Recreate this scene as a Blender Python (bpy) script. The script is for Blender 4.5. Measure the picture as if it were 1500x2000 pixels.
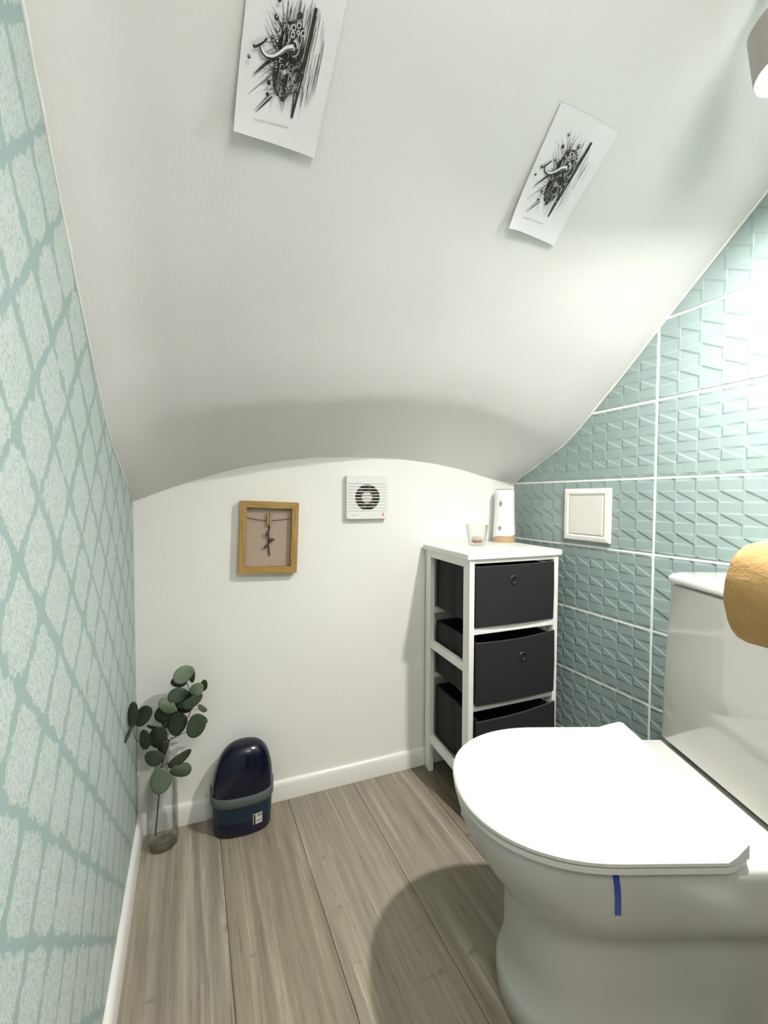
import bpy, bmesh, math, random
from mathutils import Vector, Matrix
from math import sin, cos, pi, radians

# ------------------------------------------------------------------ scene set-up
sc = bpy.context.scene
for o in list(bpy.data.objects):
    bpy.data.objects.remove(o)
C = sc.collection

# camera (ultra wide phone lens held portrait, looking slightly down)
YAW, PITCH, ROLL, FPX = radians(24.9242), radians(1.9678), radians(0.2005), 808.97
F = Vector((sin(YAW)*cos(PITCH), cos(YAW)*cos(PITCH), -sin(PITCH)))
R = Vector((cos(YAW), -sin(YAW), 0)); U = R.cross(F)
R2 = R*cos(ROLL)+U*sin(ROLL); U2 = R2.cross(F)
cd = bpy.data.cameras.new('camera'); cam = bpy.data.objects.new('camera', cd); C.objects.link(cam)
cam.matrix_world = Matrix(((R2.x, U2.x, -F.x, 0), (R2.y, U2.y, -F.y, 0), (R2.z, U2.z, -F.z, .95), (0, 0, 0, 1)))
cd.sensor_fit = 'HORIZONTAL'; cd.sensor_width = 36; cd.lens = 36*FPX/1500
cd.clip_start = .01
sc.camera = cam

# world: a closed room, only a trace of ambient
wd = bpy.data.worlds.new('world'); sc.world = wd; wd.use_nodes = True
wd.node_tree.nodes['Background'].inputs[0].default_value = (.9, .95, 1, 1)
wd.node_tree.nodes['Background'].inputs[1].default_value = .05

LAMP = Vector((.815, .335, 1.62)); BULB_R = .030; BULB_STRENGTH = 1300.0
FILL_LOC = (.30, -.45, 1.70); FILL_POWER = 11.0          # unseen fill light added behind the camera

sc.view_settings.view_transform = 'Standard'
sc.view_settings.look = 'None'
sc.view_settings.gamma = 1
sc.view_settings.exposure = 1.36
sc.view_settings.use_curve_mapping = False

# ------------------------------------------------------------------ materials
def srgb(r, g, b):
    f = lambda c: (c/255/12.92) if c/255 <= .04045 else ((c/255+.055)/1.055)**2.4
    return (f(r), f(g), f(b), 1)

class NT:
    """small helper around a node tree"""
    def __init__(s, name):
        s.m = bpy.data.materials.new(name); s.m.use_nodes = True
        s.n = s.m.node_tree.nodes; s.l = s.m.node_tree.links
        s.b = s.n['Principled BSDF']
    def node(s, t, **kw):
        x = s.n.new(t)
        for k, v in kw.items():
            if k.startswith('i_'):
                x.inputs[k[2:]].default_value = v
            else:
                setattr(x, k, v)
        return x
    def link(s, a, b): s.l.new(a, b)
    def math(s, op, a, b=None, clamp=False):
        x = s.n.new('ShaderNodeMath'); x.operation = op; x.use_clamp = clamp
        for i, v in enumerate((a, b)):
            if v is None: continue
            if isinstance(v, (int, float)): x.inputs[i].default_value = v
            else: s.l.new(v, x.inputs[i])
        return x.outputs[0]
    def mix(s, f, a, b):
        x = s.n.new('ShaderNodeMix'); x.data_type = 'RGBA'
        for i, v in ((0, f), (6, a), (7, b)):
            if isinstance(v, (int, float)): x.inputs[i].default_value = v
            elif isinstance(v, tuple): x.inputs[i].default_value = v
            else: s.l.new(v, x.inputs[i])
        return x.outputs[2]
    def coord(s, kind='Object', scale=None):
        t = s.n.new('ShaderNodeTexCoord').outputs[kind]
        if scale:
            mp = s.n.new('ShaderNodeMapping'); mp.inputs['Scale'].default_value = scale
            s.l.new(t, mp.inputs[0]); t = mp.outputs[0]
        return t
    def noise(s, vec, scale, detail=3, rough=.5, dist=0):
        x = s.n.new('ShaderNodeTexNoise'); x.inputs['Scale'].default_value = scale
        x.inputs['Detail'].default_value = detail; x.inputs['Roughness'].default_value = rough
        x.inputs['Distortion'].default_value = dist
        s.l.new(vec, x.inputs['Vector']); return x.outputs['Fac']
    def ramp(s, f, stops):
        x = s.n.new('ShaderNodeValToRGB'); e = x.color_ramp.elements
        while len(e) < len(stops): e.new(.5)
        for i, (p, c) in enumerate(stops): e[i].position = p; e[i].color = c
        s.l.new(f, x.inputs[0]); return x.outputs[0]
    def rng(s, f, a, b, c, d):
        x = s.n.new('ShaderNodeMapRange'); x.interpolation_type = 'SMOOTHSTEP'
        for i, v in enumerate((a, b, c, d)): x.inputs[i+1].default_value = v
        s.l.new(f, x.inputs[0]); return x.outputs[0]
    def bump(s, h, strength=.3, dist=.001, normal=None):
        x = s.n.new('ShaderNodeBump'); x.inputs['Strength'].default_value = strength
        x.inputs['Distance'].default_value = dist
        s.l.new(h, x.inputs['Height'])
        if normal is not None: s.l.new(normal, x.inputs['Normal'])
        s.l.new(x.outputs[0], s.b.inputs['Normal']); return x.outputs[0]
    def set(s, **kw):
        for k, v in kw.items():
            inp = s.b.inputs[k]
            if isinstance(v, (int, float, tuple)): inp.default_value = v
            else: s.l.new(v, inp)
        return s

def plain(name, col, rough=.5, bump=None, **kw):
    t = NT(name); co = t.coord()
    v = t.noise(co, 9, 2)
    c2 = tuple(x*.93 for x in col[:3])+(1,)
    t.set(**{'Base Color': t.mix(v, c2, col), 'Roughness': rough}); t.set(**kw)
    if bump: t.bump(t.noise(co, bump[0], 4), bump[1], bump[2])
    return t.m

def mat_paint(name, col, rough, mottled=.03):
    t = NT(name); co = t.coord()
    big = t.noise(co, 4, 3); fine = t.noise(co, 160, 3)
    c2 = tuple(x*(1-mottled*2) for x in col[:3])+(1,)
    t.set(**{'Base Color': t.mix(big, c2, col), 'Roughness': rough})
    h = t.math('ADD', t.math('MULTIPLY', big, 6), t.math('MULTIPLY', fine, .35))
    t.bump(h, .55, .0012)
    return t.m

M = {}
M['wall_white'] = mat_paint('white_wall_paint', (.90, .89, .85, 1), .6)
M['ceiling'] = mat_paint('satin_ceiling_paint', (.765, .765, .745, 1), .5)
M['trim'] = plain('white_trim_gloss', (.84, .83, .80, 1), .3)
M['grout'] = plain('white_grout', (.86, .86, .84, 1), .7, (300, .4, .001))

def mat_wallpaper():
    t = NT('feather_wallpaper'); co = t.coord('Object')
    sp = t.node('ShaderNodeSeparateXYZ'); t.link(co, sp.inputs[0])
    y, z = sp.outputs[1], sp.outputs[2]
    wob = t.math('SUBTRACT', t.noise(t.coord('Object', (1, 1, .6)), 50, 5, .7), .5)
    W_, H_ = .122, .122
    outs = []
    for (oy, oz) in ((0, 0), (.5, .5)):
        fy = t.math('SUBTRACT', t.math('FRACT', t.math('ADD', t.math('DIVIDE', y, W_), oy)), .5)
        fz = t.math('SUBTRACT', t.math('FRACT', t.math('ADD', t.math('DIVIDE', z, H_), oz+.21)), .5)
        # tear-drop: pointed below, broader and feathered above
        ay = t.math('ABSOLUTE', fy); az = t.math('ABSOLUTE', fz)
        azs = t.math('POWER', t.math('MULTIPLY', az, 2), 1.25)
        azs = t.math('MULTIPLY', azs, .5)
        d = t.math('ADD', t.math('MULTIPLY', ay, .98), azs)
        outs.append(d)
    d = t.math('MINIMUM', outs[0], outs[1])
    d = t.math('ADD', d, t.math('MULTIPLY', wob, .42))
    inside = t.rng(d, .412, .372, 0, 1)
    vo = t.node('ShaderNodeTexVoronoi', feature='DISTANCE_TO_EDGE'); vo.inputs['Scale'].default_value = 150
    ds = t.node('ShaderNodeMapping'); ds.inputs['Scale'].default_value = (1, 1.2, .8); t.link(co, ds.inputs[0])
    nz = t.node('ShaderNodeTexNoise'); nz.inputs['Scale'].default_value = 60; t.link(ds.outputs[0], nz.inputs['Vector'])
    mx = t.node('ShaderNodeMix'); mx.data_type = 'VECTOR'; mx.inputs[0].default_value = .03
    t.link(ds.outputs[0], mx.inputs[4]); t.link(nz.outputs['Color'], mx.inputs[5])
    t.link(mx.outputs[1], vo.inputs['Vector'])
    curl = t.rng(vo.outputs['Distance'], .0, .35, 1, 0)
    relief = t.math('MULTIPLY', curl, inside)
    base = srgb(147, 168, 167); leaf = srgb(163, 179, 175); hi = srgb(192, 202, 197)
    c = t.mix(inside, base, leaf)
    c = t.mix(relief, c, hi)
    t.set(**{'Base Color': c, 'Roughness': .55})
    t.bump(t.math('ADD', relief, t.math('MULTIPLY', inside, .8)), .5, .0006)
    return t.m
M['wallpaper'] = mat_wallpaper()

def mat_tile(name, sign):
    """teal satin tile with an embossed zig-zag relief (local Y along the wall, local Z up)"""
    t = NT(name); co = t.coord('Object')
    sp = t.node('ShaderNodeSeparateXYZ'); t.link(co, sp.inputs[0])
    s_ = t.math('DIVIDE', t.math('MULTIPLY', sp.outputs[1], -1), .0485)
    t_ = t.math('DIVIDE', t.math('ADD', sp.outputs[2], .0065), .0268)
    fs = t.math('FRACT', t.math('ADD', s_, 40)); ft = t.math('FRACT', t.math('ADD', t_, 40))
    row = t.math('MODULO', t.math('FLOOR', t.math('ADD', t_, 40)), 2)
    e = .13
    fte = t.mix(row, ft, t.math('SUBTRACT', 1, ft))
    d = t.math('SUBTRACT', t.math('ADD', fs, fte), 1)
    LL = t.rng(d, -e, e, 1, 0)                        # raised lower-left triangle
    # soften at the column boundaries
    ramp_up = fs
    drop = t.rng(fs, 1-.10, 1, 1, 0)
    odd = t.math('MULTIPLY', ramp_up, drop)
    evn = t.math('MULTIPLY', LL, t.rng(fs, 0, .08, .0, 1))
    # blend rows softly
    edge = t.math('MINIMUM', ft, t.math('SUBTRACT', 1, ft))
    soft = t.rng(edge, 0, .09, .5, 1)
    h_same = t.mix(row, evn, odd)
    h_other = t.mix(row, odd, evn)
    h = t.math('ADD', t.math('MULTIPLY', h_same, soft), t.math('MULTIPLY', h_other, t.math('SUBTRACT', 1, soft)))
    h = t.math('MULTIPLY', h, sign)
    v = t.noise(co, 25, 3)
    col = t.mix(v, srgb(134, 151, 149), srgb(143, 160, 157))
    t.set(**{'Base Color': col, 'Roughness': .36})
    t.bump(h, .8, .0019)
    return t.m
M['tile_pos'] = mat_tile('teal_relief_tile', 1.0)
M['tile_neg'] = mat_tile('teal_relief_tile_turned', -1.0)

def mat_plank(name, a, b, c, seed):
    t = NT(name); co = t.coord('Object')
    mp = t.node('ShaderNodeMapping'); mp.inputs['Scale'].default_value = (1, .038, 1); mp.inputs['Location'].default_value = (seed*1.7, seed*.61, 0)
    t.link(co, mp.inputs[0]); v = mp.outputs[0]
    g1 = t.noise(v, 55, 6, .65, .6); g2 = t.noise(v, 210, 4, .6); g3 = t.noise(v, 16, 4, .6, 1.5)
    mp2 = t.node('ShaderNodeMapping'); mp2.inputs['Scale'].default_value = (.25, 1.0, 1); mp2.inputs['Location'].default_value = (seed, seed*2.3, 0)
    t.link(co, mp2.inputs[0]); saw = t.noise(mp2.outputs[0], 26, 3, .5)
    f = t.math('ADD', t.math('MULTIPLY', g1, .55), t.math('MULTIPLY', g3, .45))
    col = t.ramp(f, [(.36, a), (.50, b), (.62, c)])
    dark = t.rng(g2, .58, .72, 0, .75)
    col = t.mix(dark, col, tuple(x*.55 for x in a[:3])+(1,))
    pale = t.math('MULTIPLY', t.rng(g1, .57, .70, 0, 1), .6)
    col = t.mix(pale, col, tuple(min(1, x*1.35) for x in c[:3])+(1,))
    mark = t.math('MULTIPLY', t.rng(saw, .62, .70, 0, .5), t.rng(g3, .45, .6, 0, 1))
    col = t.mix(mark, col, tuple(x*.7 for x in a[:3])+(1,))
    t.set(**{'Base Color': col, 'Roughness': t.rng(g1, .3, .7, .38, .55)})
    t.bump(t.math('SUBTRACT', f, t.math('MULTIPLY', dark, .5)), .35, .0008)
    return t.m
PA, PB, PC = srgb(120, 110, 97), srgb(142, 133, 118), srgb(164, 156, 140)
M['planks'] = [mat_plank('grey_wood_plank', PA, PB, PC, 1.3), mat_plank('grey_wood_plank_b', srgb(118, 108, 92), srgb(138, 128, 110), srgb(158, 150, 130), 3.1),
               mat_plank('grey_wood_plank_c', PA, PB, srgb(156, 147, 126), 5.9), mat_plank('grey_wood_plank_d', srgb(92, 81, 71), srgb(112, 101, 89), srgb(134, 123, 108), 8.2)]
M['joint'] = plain('floor_joint', srgb(140, 130, 112), .8)

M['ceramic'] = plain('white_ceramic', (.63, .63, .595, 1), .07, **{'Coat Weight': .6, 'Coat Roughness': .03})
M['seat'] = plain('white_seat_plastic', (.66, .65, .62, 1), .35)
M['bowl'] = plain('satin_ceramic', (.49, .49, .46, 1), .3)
M['dark_gap'] = plain('dark_gasket', (.02, .02, .02, 1), .8)
M['furniture'] = plain('white_lacquer', (.84, .83, .79, 1), .32)
M['black_fabric'] = plain('black_drawer_fabric', (.0085, .0088, .0100, 1), .82, (900, .5, .0006))
M['black_edge'] = plain('black_fabric_binding', (.017, .017, .018, 1), .7, (900, .5, .0006))
M['grommet'] = plain('dark_metal_ring', (.06, .06, .065, 1), .35, Metallic=.8)
M['hole'] = plain('black_recess', (.004, .004, .004, 1), .9)
M['plastic'] = plain('white_plastic', (.85, .85, .81, 1), .35)
M['plate'] = plain('cream_plate_plastic', (.80, .78, .73, 1), .4)
M['plate_panel'] = plain('warm_grey_panel', (.72, .70, .66, 1), .4)
M['hub'] = plain('cream_fan_hub', (.75, .70, .62, 1), .4)
M['fan_dark'] = plain('dark_fan_duct', (.025, .015, .015, 1), .6)
M['blade'] = plain('dark_fan_blade', (.10, .075, .06, 1), .5)
M['ink_grey'] = plain('grey_print', (.42, .43, .40, 1), .6)
M['ink_red'] = plain('red_print', (.75, .16, .10, 1), .6)
M['navy'] = plain('navy_plastic', (.0006, .0022, .016, 1), .22)
M['navy_base'] = plain('deep_blue_plastic', (.0005, .001, .03, 1), .3)
M['teal_plastic'] = plain('dark_teal_plastic', (.004, .022, .042, 1), .3)
M['grey_rim'] = plain('grey_rim_plastic', (.105, .125, .125, 1), .5)
M['tape'] = plain('blue_tape', (.006, .045, .33, 1), .25)
M['bronze'] = plain('taupe_metal', (.42, .38, .36, 1), .3, Metallic=.7)
M['chrome'] = plain('brushed_steel', (.6, .6, .6, 1), .25, Metallic=1.0)
M['tan'] = plain('tan_plastic', (.52, .36, .21, 1), .45)
M['sensor'] = plain('grey_button', (.33, .35, .34, 1), .4)
M['device'] = plain('bright_white_plastic', (.87, .88, .89, 1), .3)
M['wax'] = plain('pale_wax', (.70, .62, .54, 1), .6)
M['tin'] = plain('copper_tin', (.45, .22, .14, 1), .35, Metallic=.6)
M['linen'] = None
M['stem'] = plain('red_brown_stem', (.085, .028, .018, 1), .6)
M['twig'] = plain('dark_twig', (.05, .022, .015, 1), .7)
M['twig_leaf'] = plain('dry_brown_leaf', (.10, .065, .05, 1), .7)
M['string'] = plain('jute_string', (.17, .125, .08, 1), .9)
M['peg'] = plain('small_wooden_peg', (.42, .28, .14, 1), .6)
M['door'] = plain('dark_brown_door', (.07, .045, .03, 1), .4)
M['entry_wall'] = plain('grey_entry_wall', (.16, .16, .15, 1), .7)

def mat_linen():
    t = NT('linen_backing'); co = t.coord()
    a = t.noise(t.coord('Object', (1, 1, .06)), 900, 2); b = t.noise(t.coord('Object', (.06, 1, 1)), 900, 2)
    w = t.math('MULTIPLY', t.math('ADD', a, b), .5)
    t.set(**{'Base Color': t.mix(w, srgb(158, 138, 122), srgb(196, 176, 160)), 'Roughness': .9}); t.bump(w, .5, .0008)
    return t.m
M['linen'] = mat_linen()
def mat_wood(name, axis):
    t = NT(name)
    sc_ = [14, 14, 14]; sc_[axis] = .9
    g = t.noise(t.coord('Object', tuple(sc_)), 16, 6, .7, .5)
    t.set(**{'Base Color': t.ramp(g, [(.3, srgb(134, 100, 48)), (.55, srgb(176, 140, 78)), (.75, srgb(196, 162, 100))]), 'Roughness': .5}); t.bump(g, .3, .0008)
    return t.m
M['oak_v'] = mat_wood('oak_grain_upright', 2); M['oak_h'] = mat_wood('oak_grain_level', 0)
def mat_leaf(name, a, b):
    t = NT(name); co = t.coord()
    n = t.noise(co, 30, 4)
    t.set(**{'Base Color': t.mix(n, a, b), 'Roughness': .5}); t.bump(t.noise(co, 120, 3), .25, .0006)
    return t.m
M['leaf_d'] = mat_leaf('dark_eucalyptus_leaf', srgb(30, 42, 24), srgb(46, 58, 36))
M['leaf_m'] = mat_leaf('mid_eucalyptus_leaf', srgb(52, 66, 50), srgb(72, 88, 68))
M['leaf_l'] = mat_leaf('grey_green_eucalyptus_leaf', srgb(92, 108, 88), srgb(118, 132, 108))
def mat_glass(name, tint=(1, 1, 1, 1)):
    """thin clear glass: see-through with fresnel reflections"""
    t = NT(name); lw = t.node('ShaderNodeLayerWeight'); lw.inputs['Blend'].default_value = .22
    tr = t.node('ShaderNodeBsdfTransparent'); gl_ = t.node('ShaderNodeBsdfGlossy'); gl_.inputs['Roughness'].default_value = .03
    mx = t.node('ShaderNodeMixShader'); out = t.n['Material Output']
    t.link(t.mix(lw.outputs['Facing'], tint, (.88, .91, .88, 1)), tr.inputs[0])
    t.link(t.math('ADD', t.math('MULTIPLY', lw.outputs['Fresnel'], .4), .02), mx.inputs[0])
    t.link(tr.outputs[0], mx.inputs[1]); t.link(gl_.outputs[0], mx.inputs[2]); t.link(mx.outputs[0], out.inputs[0])
    t.n.remove(t.b); return t.m
M['glass'] = mat_glass('clear_glass', (.985, .99, .985, 1))
def mat_roll():
    t = NT('unbleached_toilet_paper'); co = t.coord()
    n1 = t.noise(co, 45, 4, .6, .5); n2 = t.noise(co, 420, 3, .6)
    vo = t.node('ShaderNodeTexVoronoi'); vo.inputs['Scale'].default_value = 260; t.link(co, vo.inputs['Vector'])
    patch = t.rng(t.noise(co, 30, 2), .5, .6, 0, 1)
    h = t.math('ADD', t.math('MULTIPLY', n1, 2.2), t.math('MULTIPLY', t.math('MULTIPLY', vo.outputs['Distance'], patch), .5))
    h = t.math('ADD', h, t.math('MULTIPLY', n2, .35))
    t.set(**{'Base Color': t.mix(n1, srgb(166, 128, 78), srgb(196, 158, 104)), 'Roughness': .9}); t.bump(h, .55, .0016)
    return t.m
M['roll'] = mat_roll()
M['card'] = plain('cardboard_core', (.35, .24, .14, 1), .9)
M['paper'] = plain('white_art_paper', (.80, .80, .81, 1), .45)
def mat_ink():
    t = NT('charcoal_print'); a = t.node('ShaderNodeVertexColor', layer_name='ink')
    n = t.noise(t.coord(), 500, 3)
    c = t.mix(t.math('MULTIPLY', n, .12), a.outputs[0], (.3, .3, .3, 1))
    t.set(**{'Base Color': c, 'Roughness': .6}); return t.m
M['ink'] = mat_ink()
def mat_sticker():
    t = NT('sticker_paper'); t.set(**{'Base Color': (.62, .62, .56, 1), 'Roughness': .5}); return t.m
M['sticker'] = mat_sticker()
M['sticker_bar'] = plain('sticker_black', (.03, .012, .012, 1), .5)
M['sticker_grey'] = plain('sticker_grey', (.25, .25, .20, 1), .5)
def mat_emit(name, col, s):
    t = NT(name); t.set(**{'Base Color': (.9, .9, .9, 1), 'Emission Color': col, 'Emission Strength': s}); return t.m
M['bulb'] = mat_emit('glowing_bulb', (1, .975, .93, 1), BULB_STRENGTH)

# ------------------------------------------------------------------ object helpers
def obj(name, bm, mat, parent=None, smooth=None, bevel=None, recalc=True):
    me = bpy.data.meshes.new(name)
    if recalc: bmesh.ops.recalc_face_normals(bm, faces=bm.faces)
    if smooth is not None:
        for f in bm.faces: f.smooth = True
        for e in bm.edges:
            if len(e.link_faces) == 2 and e.calc_face_angle(0) > radians(smooth): e.smooth = False
    bm.to_mesh(me); bm.free()
    for m in (mat if isinstance(mat, (list, tuple)) else [mat]): me.materials.append(m)
    o = bpy.data.objects.new(name, me); C.objects.link(o)
    if parent: o.parent = parent
    if bevel:
        b = o.modifiers.new('bevel', 'BEVEL'); b.width = bevel; b.segments = 2; b.limit_method = 'ANGLE'; b.angle_limit = radians(50)
    return o
def thing(name, label, cat, loc=(0, 0, 0), rotz=0, group=None):
    o = bpy.data.objects.new(name, None); C.objects.link(o); o.empty_display_size = .05
    o.location = loc; o.rotation_euler = (0, 0, rotz); o['label'] = label; o['category'] = cat
    if group: o['group'] = group
    return o
def struct(o): o['kind'] = 'structure'; return o
def box(bm, x0, x1, y0, y1, z0, z1, mi=0):
    v = [bm.verts.new((x, y, z)) for z in (z0, z1) for y in (y0, y1) for x in (x0, x1)]
    fs = [(0, 1, 3, 2), (4, 6, 7, 5), (0, 4, 5, 1), (2, 3, 7, 6), (0, 2, 6, 4), (1, 5, 7, 3)]
    for f in fs:
        q = bm.faces.new([v[i] for i in f]); q.material_index = mi
    return v
def nbox(*a):
    bm = bmesh.new(); box(bm, *a); return bm
def loft(rings, cap0=True, cap1=True, closed=True):
    bm = bmesh.new(); V = [[bm.verts.new(p) for p in r] for r in rings]; n = len(rings[0])
    for a, b in zip(V, V[1:]):
        for i in range(n if closed else n-1):
            bm.faces.new((a[i], a[(i+1) % n], b[(i+1) % n], b[i]))
    if cap0: bm.faces.new(V[0][::-1])
    if cap1: bm.faces.new(V[-1])
    return bm
def lathe(profile, n=32, cx=0, cy=0, cap0=True, cap1=True):
    return loft([[(cx+r*cos(2*pi*i/n), cy+r*sin(2*pi*i/n), z) for i in range(n)] for r, z in profile], cap0, cap1)
def tube_rings(pts, rad, n=8):
    pts = [Vector(p) for p in pts]; rings = []; prev = None
    for i, p in enumerate(pts):
        t = (pts[min(i+1, len(pts)-1)]-pts[max(i-1, 0)]).normalized()
        if prev is None:
            a = t.orthogonal().normalized()
        else:
            a = (prev-t*prev.dot(t)).normalized()
        prev = a; b = t.cross(a); r = rad[i] if isinstance(rad, (list, tuple)) else rad
        rings.append([p+a*r*cos(2*pi*k/n)+b*r*sin(2*pi*k/n) for k in range(n)])
    return rings
def tube(pts, rad, n=8): return loft(tube_rings(pts, rad, n))
def join_bm(dst, src):
    me = bpy.data.meshes.new('tmp'); src.to_mesh(me); src.free(); dst.from_mesh(me); bpy.data.meshes.remove(me)
def spline(pts, k=6):
    P = [Vector(p) for p in pts]; out = []
    for i in range(len(P)-1):
        p0, p1, p2, p3 = P[max(i-1, 0)], P[i], P[i+1], P[min(i+2, len(P)-1)]
        for j in range(k):
            t = j/k
            out.append(.5*((2*p1)+(p2-p0)*t+(2*p0-5*p1+4*p2-p3)*t*t+(3*p1-p0-3*p2+p3)*t**3))
    out.append(P[-1]); return out
def text_bm(s, size, mat_z=0):
    cu = bpy.data.curves.new('txt', 'FONT'); cu.body = s; cu.size = size; cu.align_x = 'LEFT'
    cu.resolution_u = 2
    o = bpy.data.objects.new('txt', cu); C.objects.link(o)
    dg = bpy.context.evaluated_depsgraph_get(); dg.update()
    me = bpy.data.meshes.new_from_object(o.evaluated_get(dg))
    bm = bmesh.new(); bm.from_mesh(me); bpy.data.meshes.remove(me); bpy.data.objects.remove(o)
    return bm
def interp(x, X, Y):
    if x <= X[0]: return Y[0]
    for i in range(len(X)-1):
        if x <= X[i+1]: return Y[i]+(Y[i+1]-Y[i])*(x-X[i])/(X[i+1]-X[i])
    return Y[-1]

# ------------------------------------------------------------------ room shell
XL, XR = -.1459, 1.1214
YN = -.75                                        # wall behind the camera
def yb(X): return 1.3204-.0694*(X-XL)            # back wall, slightly out of square
LY = [-.75, .5323, .5876, .6449, .7223, .7632, .8115, .866, .9674, 1.0406, 1.32]
LZ = [2.60, 1.4345, 1.37, 1.315, 1.257, 1.222, 1.18, 1.128, 1.0706, 1.0264, .930]
RY = [-.75, .4774, .5311, .5805, .6348, .6826, .7924, .898, 1.0134, 1.1141, 1.2346]
RZ = [2.75, 1.6039, 1.5659, 1.5213, 1.4581, 1.4098, 1.3122, 1.2051, 1.1184, 1.0746, 1.0071]
AX = [-.15, -.0955, -.0312, .0356, .1051, .1774, .2528, .3637, .4993, .6452, .7825, .8867, 1.0193, 1.1214]
AZ = [.934, .958, .9831, 1.0077, 1.0303, 1.0476, 1.0626, 1.0778, 1.083, 1.0833, 1.0704, 1.0534, 1.0208, 1.0051]
CX = [-.1459, -.1169, -.0701, .0288, .1376, .2578, .3912, .509, .6214, .7439, .8985, 1.0264, 1.1214]
CZ = [1.055, 1.0874, 1.118, 1.146, 1.1644, 1.1822, 1.2046, 1.2195, 1.2299, 1.2263, 1.1945, 1.1561, 1.126]
KY = [-.75, -.3, 0, .3, .5, .7, .85, 1.0]; KK = [0, 0, .25, .6, .95, 1.25, 1.24, 1.0]
def smooth_at(y, A, B):
    h = max(.0, min(.15, 1.0-y))
    if h < 1e-4: return interp(y, A, B)
    return sum(interp(y+h*k/4, A, B) for k in range(-4, 5))/9
def ceil(X, Y):
    s = (X-XL)/(XR-XL)
    L = lambda y: smooth_at(y, LY, LZ)*(1-s)+smooth_at(y, RY, RZ)*s
    zc = interp(X, CX, CZ); bow = zc-L(1.0)
    if Y >= 1.0:
        f = (Y-1)/(yb(X)-1); return zc+(interp(X, AX, AZ)-zc)*f
    return L(Y)+bow*(smooth_at(Y, KY, KK))
def ceil_n(X, Y):
    e = .02; dx = (ceil(X+e, Y)-ceil(X-e, Y))/(2*e); dy = (ceil(X, Y+e)-ceil(X, Y-e))/(2*e)
    return Vector((dx, dy, -1)).normalized()     # pointing into the room

# ceiling: soffit of the stair above, solid 3 cm plaster
NX = 56
ys_up = [YN-.02]+[YN+i*(1.0-YN)/84 for i in range(1, 85)]
lowr = [i/14 for i in range(1, 15)]
rng_ = random.Random(4)
def ceil_grid(dz):
    G = []
    for yv in ys_up: G.append([(XL-.012+(XR-XL+.024)*i/NX, yv) for i in range(NX+1)])
    for f in lowr:
        G.append([(XL-.012+(XR-XL+.024)*i/NX, 1.0+(yb(XL-.012+(XR-XL+.024)*i/NX)+.006-1.0)*f) for i in range(NX+1)])
    return [[(x, y, ceil(min(max(x, XL), XR), y)+dz) for x, y in r] for r in G]
bm = bmesh.new(); g0 = ceil_grid(0); g1 = ceil_grid(.05)
V0 = [[bm.verts.new(p) for p in r] for r in g0]; V1 = [[bm.verts.new(p) for p in r] for r in g1]
for Vg, fl in ((V0, 0), (V1, 1)):
    for j in range(len(Vg)-1):
        for i in range(NX):
            q = (Vg[j][i], Vg[j][i+1], Vg[j+1][i+1], Vg[j+1][i]); bm.faces.new(q if fl else q[::-1])
nr = len(V0)
for i in range(NX):
    bm.faces.new((V0[0][i], V0[0][i+1], V1[0][i+1], V1[0][i])); bm.faces.new((V0[nr-1][i+1], V0[nr-1][i], V1[nr-1][i], V1[nr-1][i+1]))
for j in range(nr-1):
    bm.faces.new((V0[j+1][0], V0[j][0], V1[j][0], V1[j+1][0])); bm.faces.new((V0[j][NX], V0[j+1][NX], V1[j+1][NX], V1[j][NX]))
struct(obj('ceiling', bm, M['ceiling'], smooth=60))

# walls (6 cm thick, topped off just above the soffit)
def wall_profile(name, mat, axis_pts, x0, x1):
    """axis_pts = [(y, ztop)], wall between x0 and x1"""
    bm = bmesh.new(); a = [bm.verts.new((x0, y, -.0)) for y, z in axis_pts]; b = [bm.verts.new((x0, y, z)) for y, z in axis_pts]
    c = [bm.verts.new((x1, y, -.0)) for y, z in axis_pts]; d = [bm.verts.new((x1, y, z)) for y, z in axis_pts]
    n = len(axis_pts)
    for i in range(n-1):
        bm.faces.new((a[i], a[i+1], b[i+1], b[i])); bm.faces.new((c[i], d[i], d[i+1], c[i+1]))
        bm.faces.new((b[i], b[i+1], d[i+1], d[i])); bm.faces.new((a[i], c[i], c[i+1], a[i+1]))
    bm.faces.new((a[0], b[0], d[0], c[0])); bm.faces.new((a[-1], c[-1], d[-1], b[-1]))
    return struct(obj(name, bm, mat))
ysamp = [YN-.06]+[YN+i*(1.3-YN)/40 for i in range(41)]+[1.34]
wall_left = wall_profile('wall_left', M['wallpaper'], [(y, ceil(XL, y)+.012) for y in ysamp], XL-.06, XL)
ysr = [y for y in ysamp if y < 1.22]+[1.29]
wall_right = wall_profile('wall_right', M['grout'], [(y, ceil(XR, y)+.02) for y in ysr], XR+.0012, XR+.06)
bm = bmesh.new(); n = 40
xs = [XL-.06+(XR-XL+.12)*i/n for i in range(n+1)]
def ztop(x): return interp(min(max(x, XL), XR), AX, AZ)+.012
A = [bm.verts.new((x, yb(x), 0)) for x in xs]; B = [bm.verts.new((x, yb(x), ztop(x))) for x in xs]
A2 = [bm.verts.new((x, yb(x)+.06, 0)) for x in xs]; B2 = [bm.verts.new((x, yb(x)+.06, ztop(x))) for x in xs]
for i in range(n):
    for q in ((A[i], A[i+1], B[i+1], B[i]), (A2[i], B2[i], B2[i+1], A2[i+1]), (B[i], B[i+1], B2[i+1], B2[i]), (A[i], A2[i], A2[i+1], A[i+1])): bm.faces.new(q)
bm.faces.new((A[0], B[0], B2[0], A2[0])); bm.faces.new((A[-1], A2[-1], B2[-1], B[-1]))
struct(obj('wall_back', bm, M['wall_white']))
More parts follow.
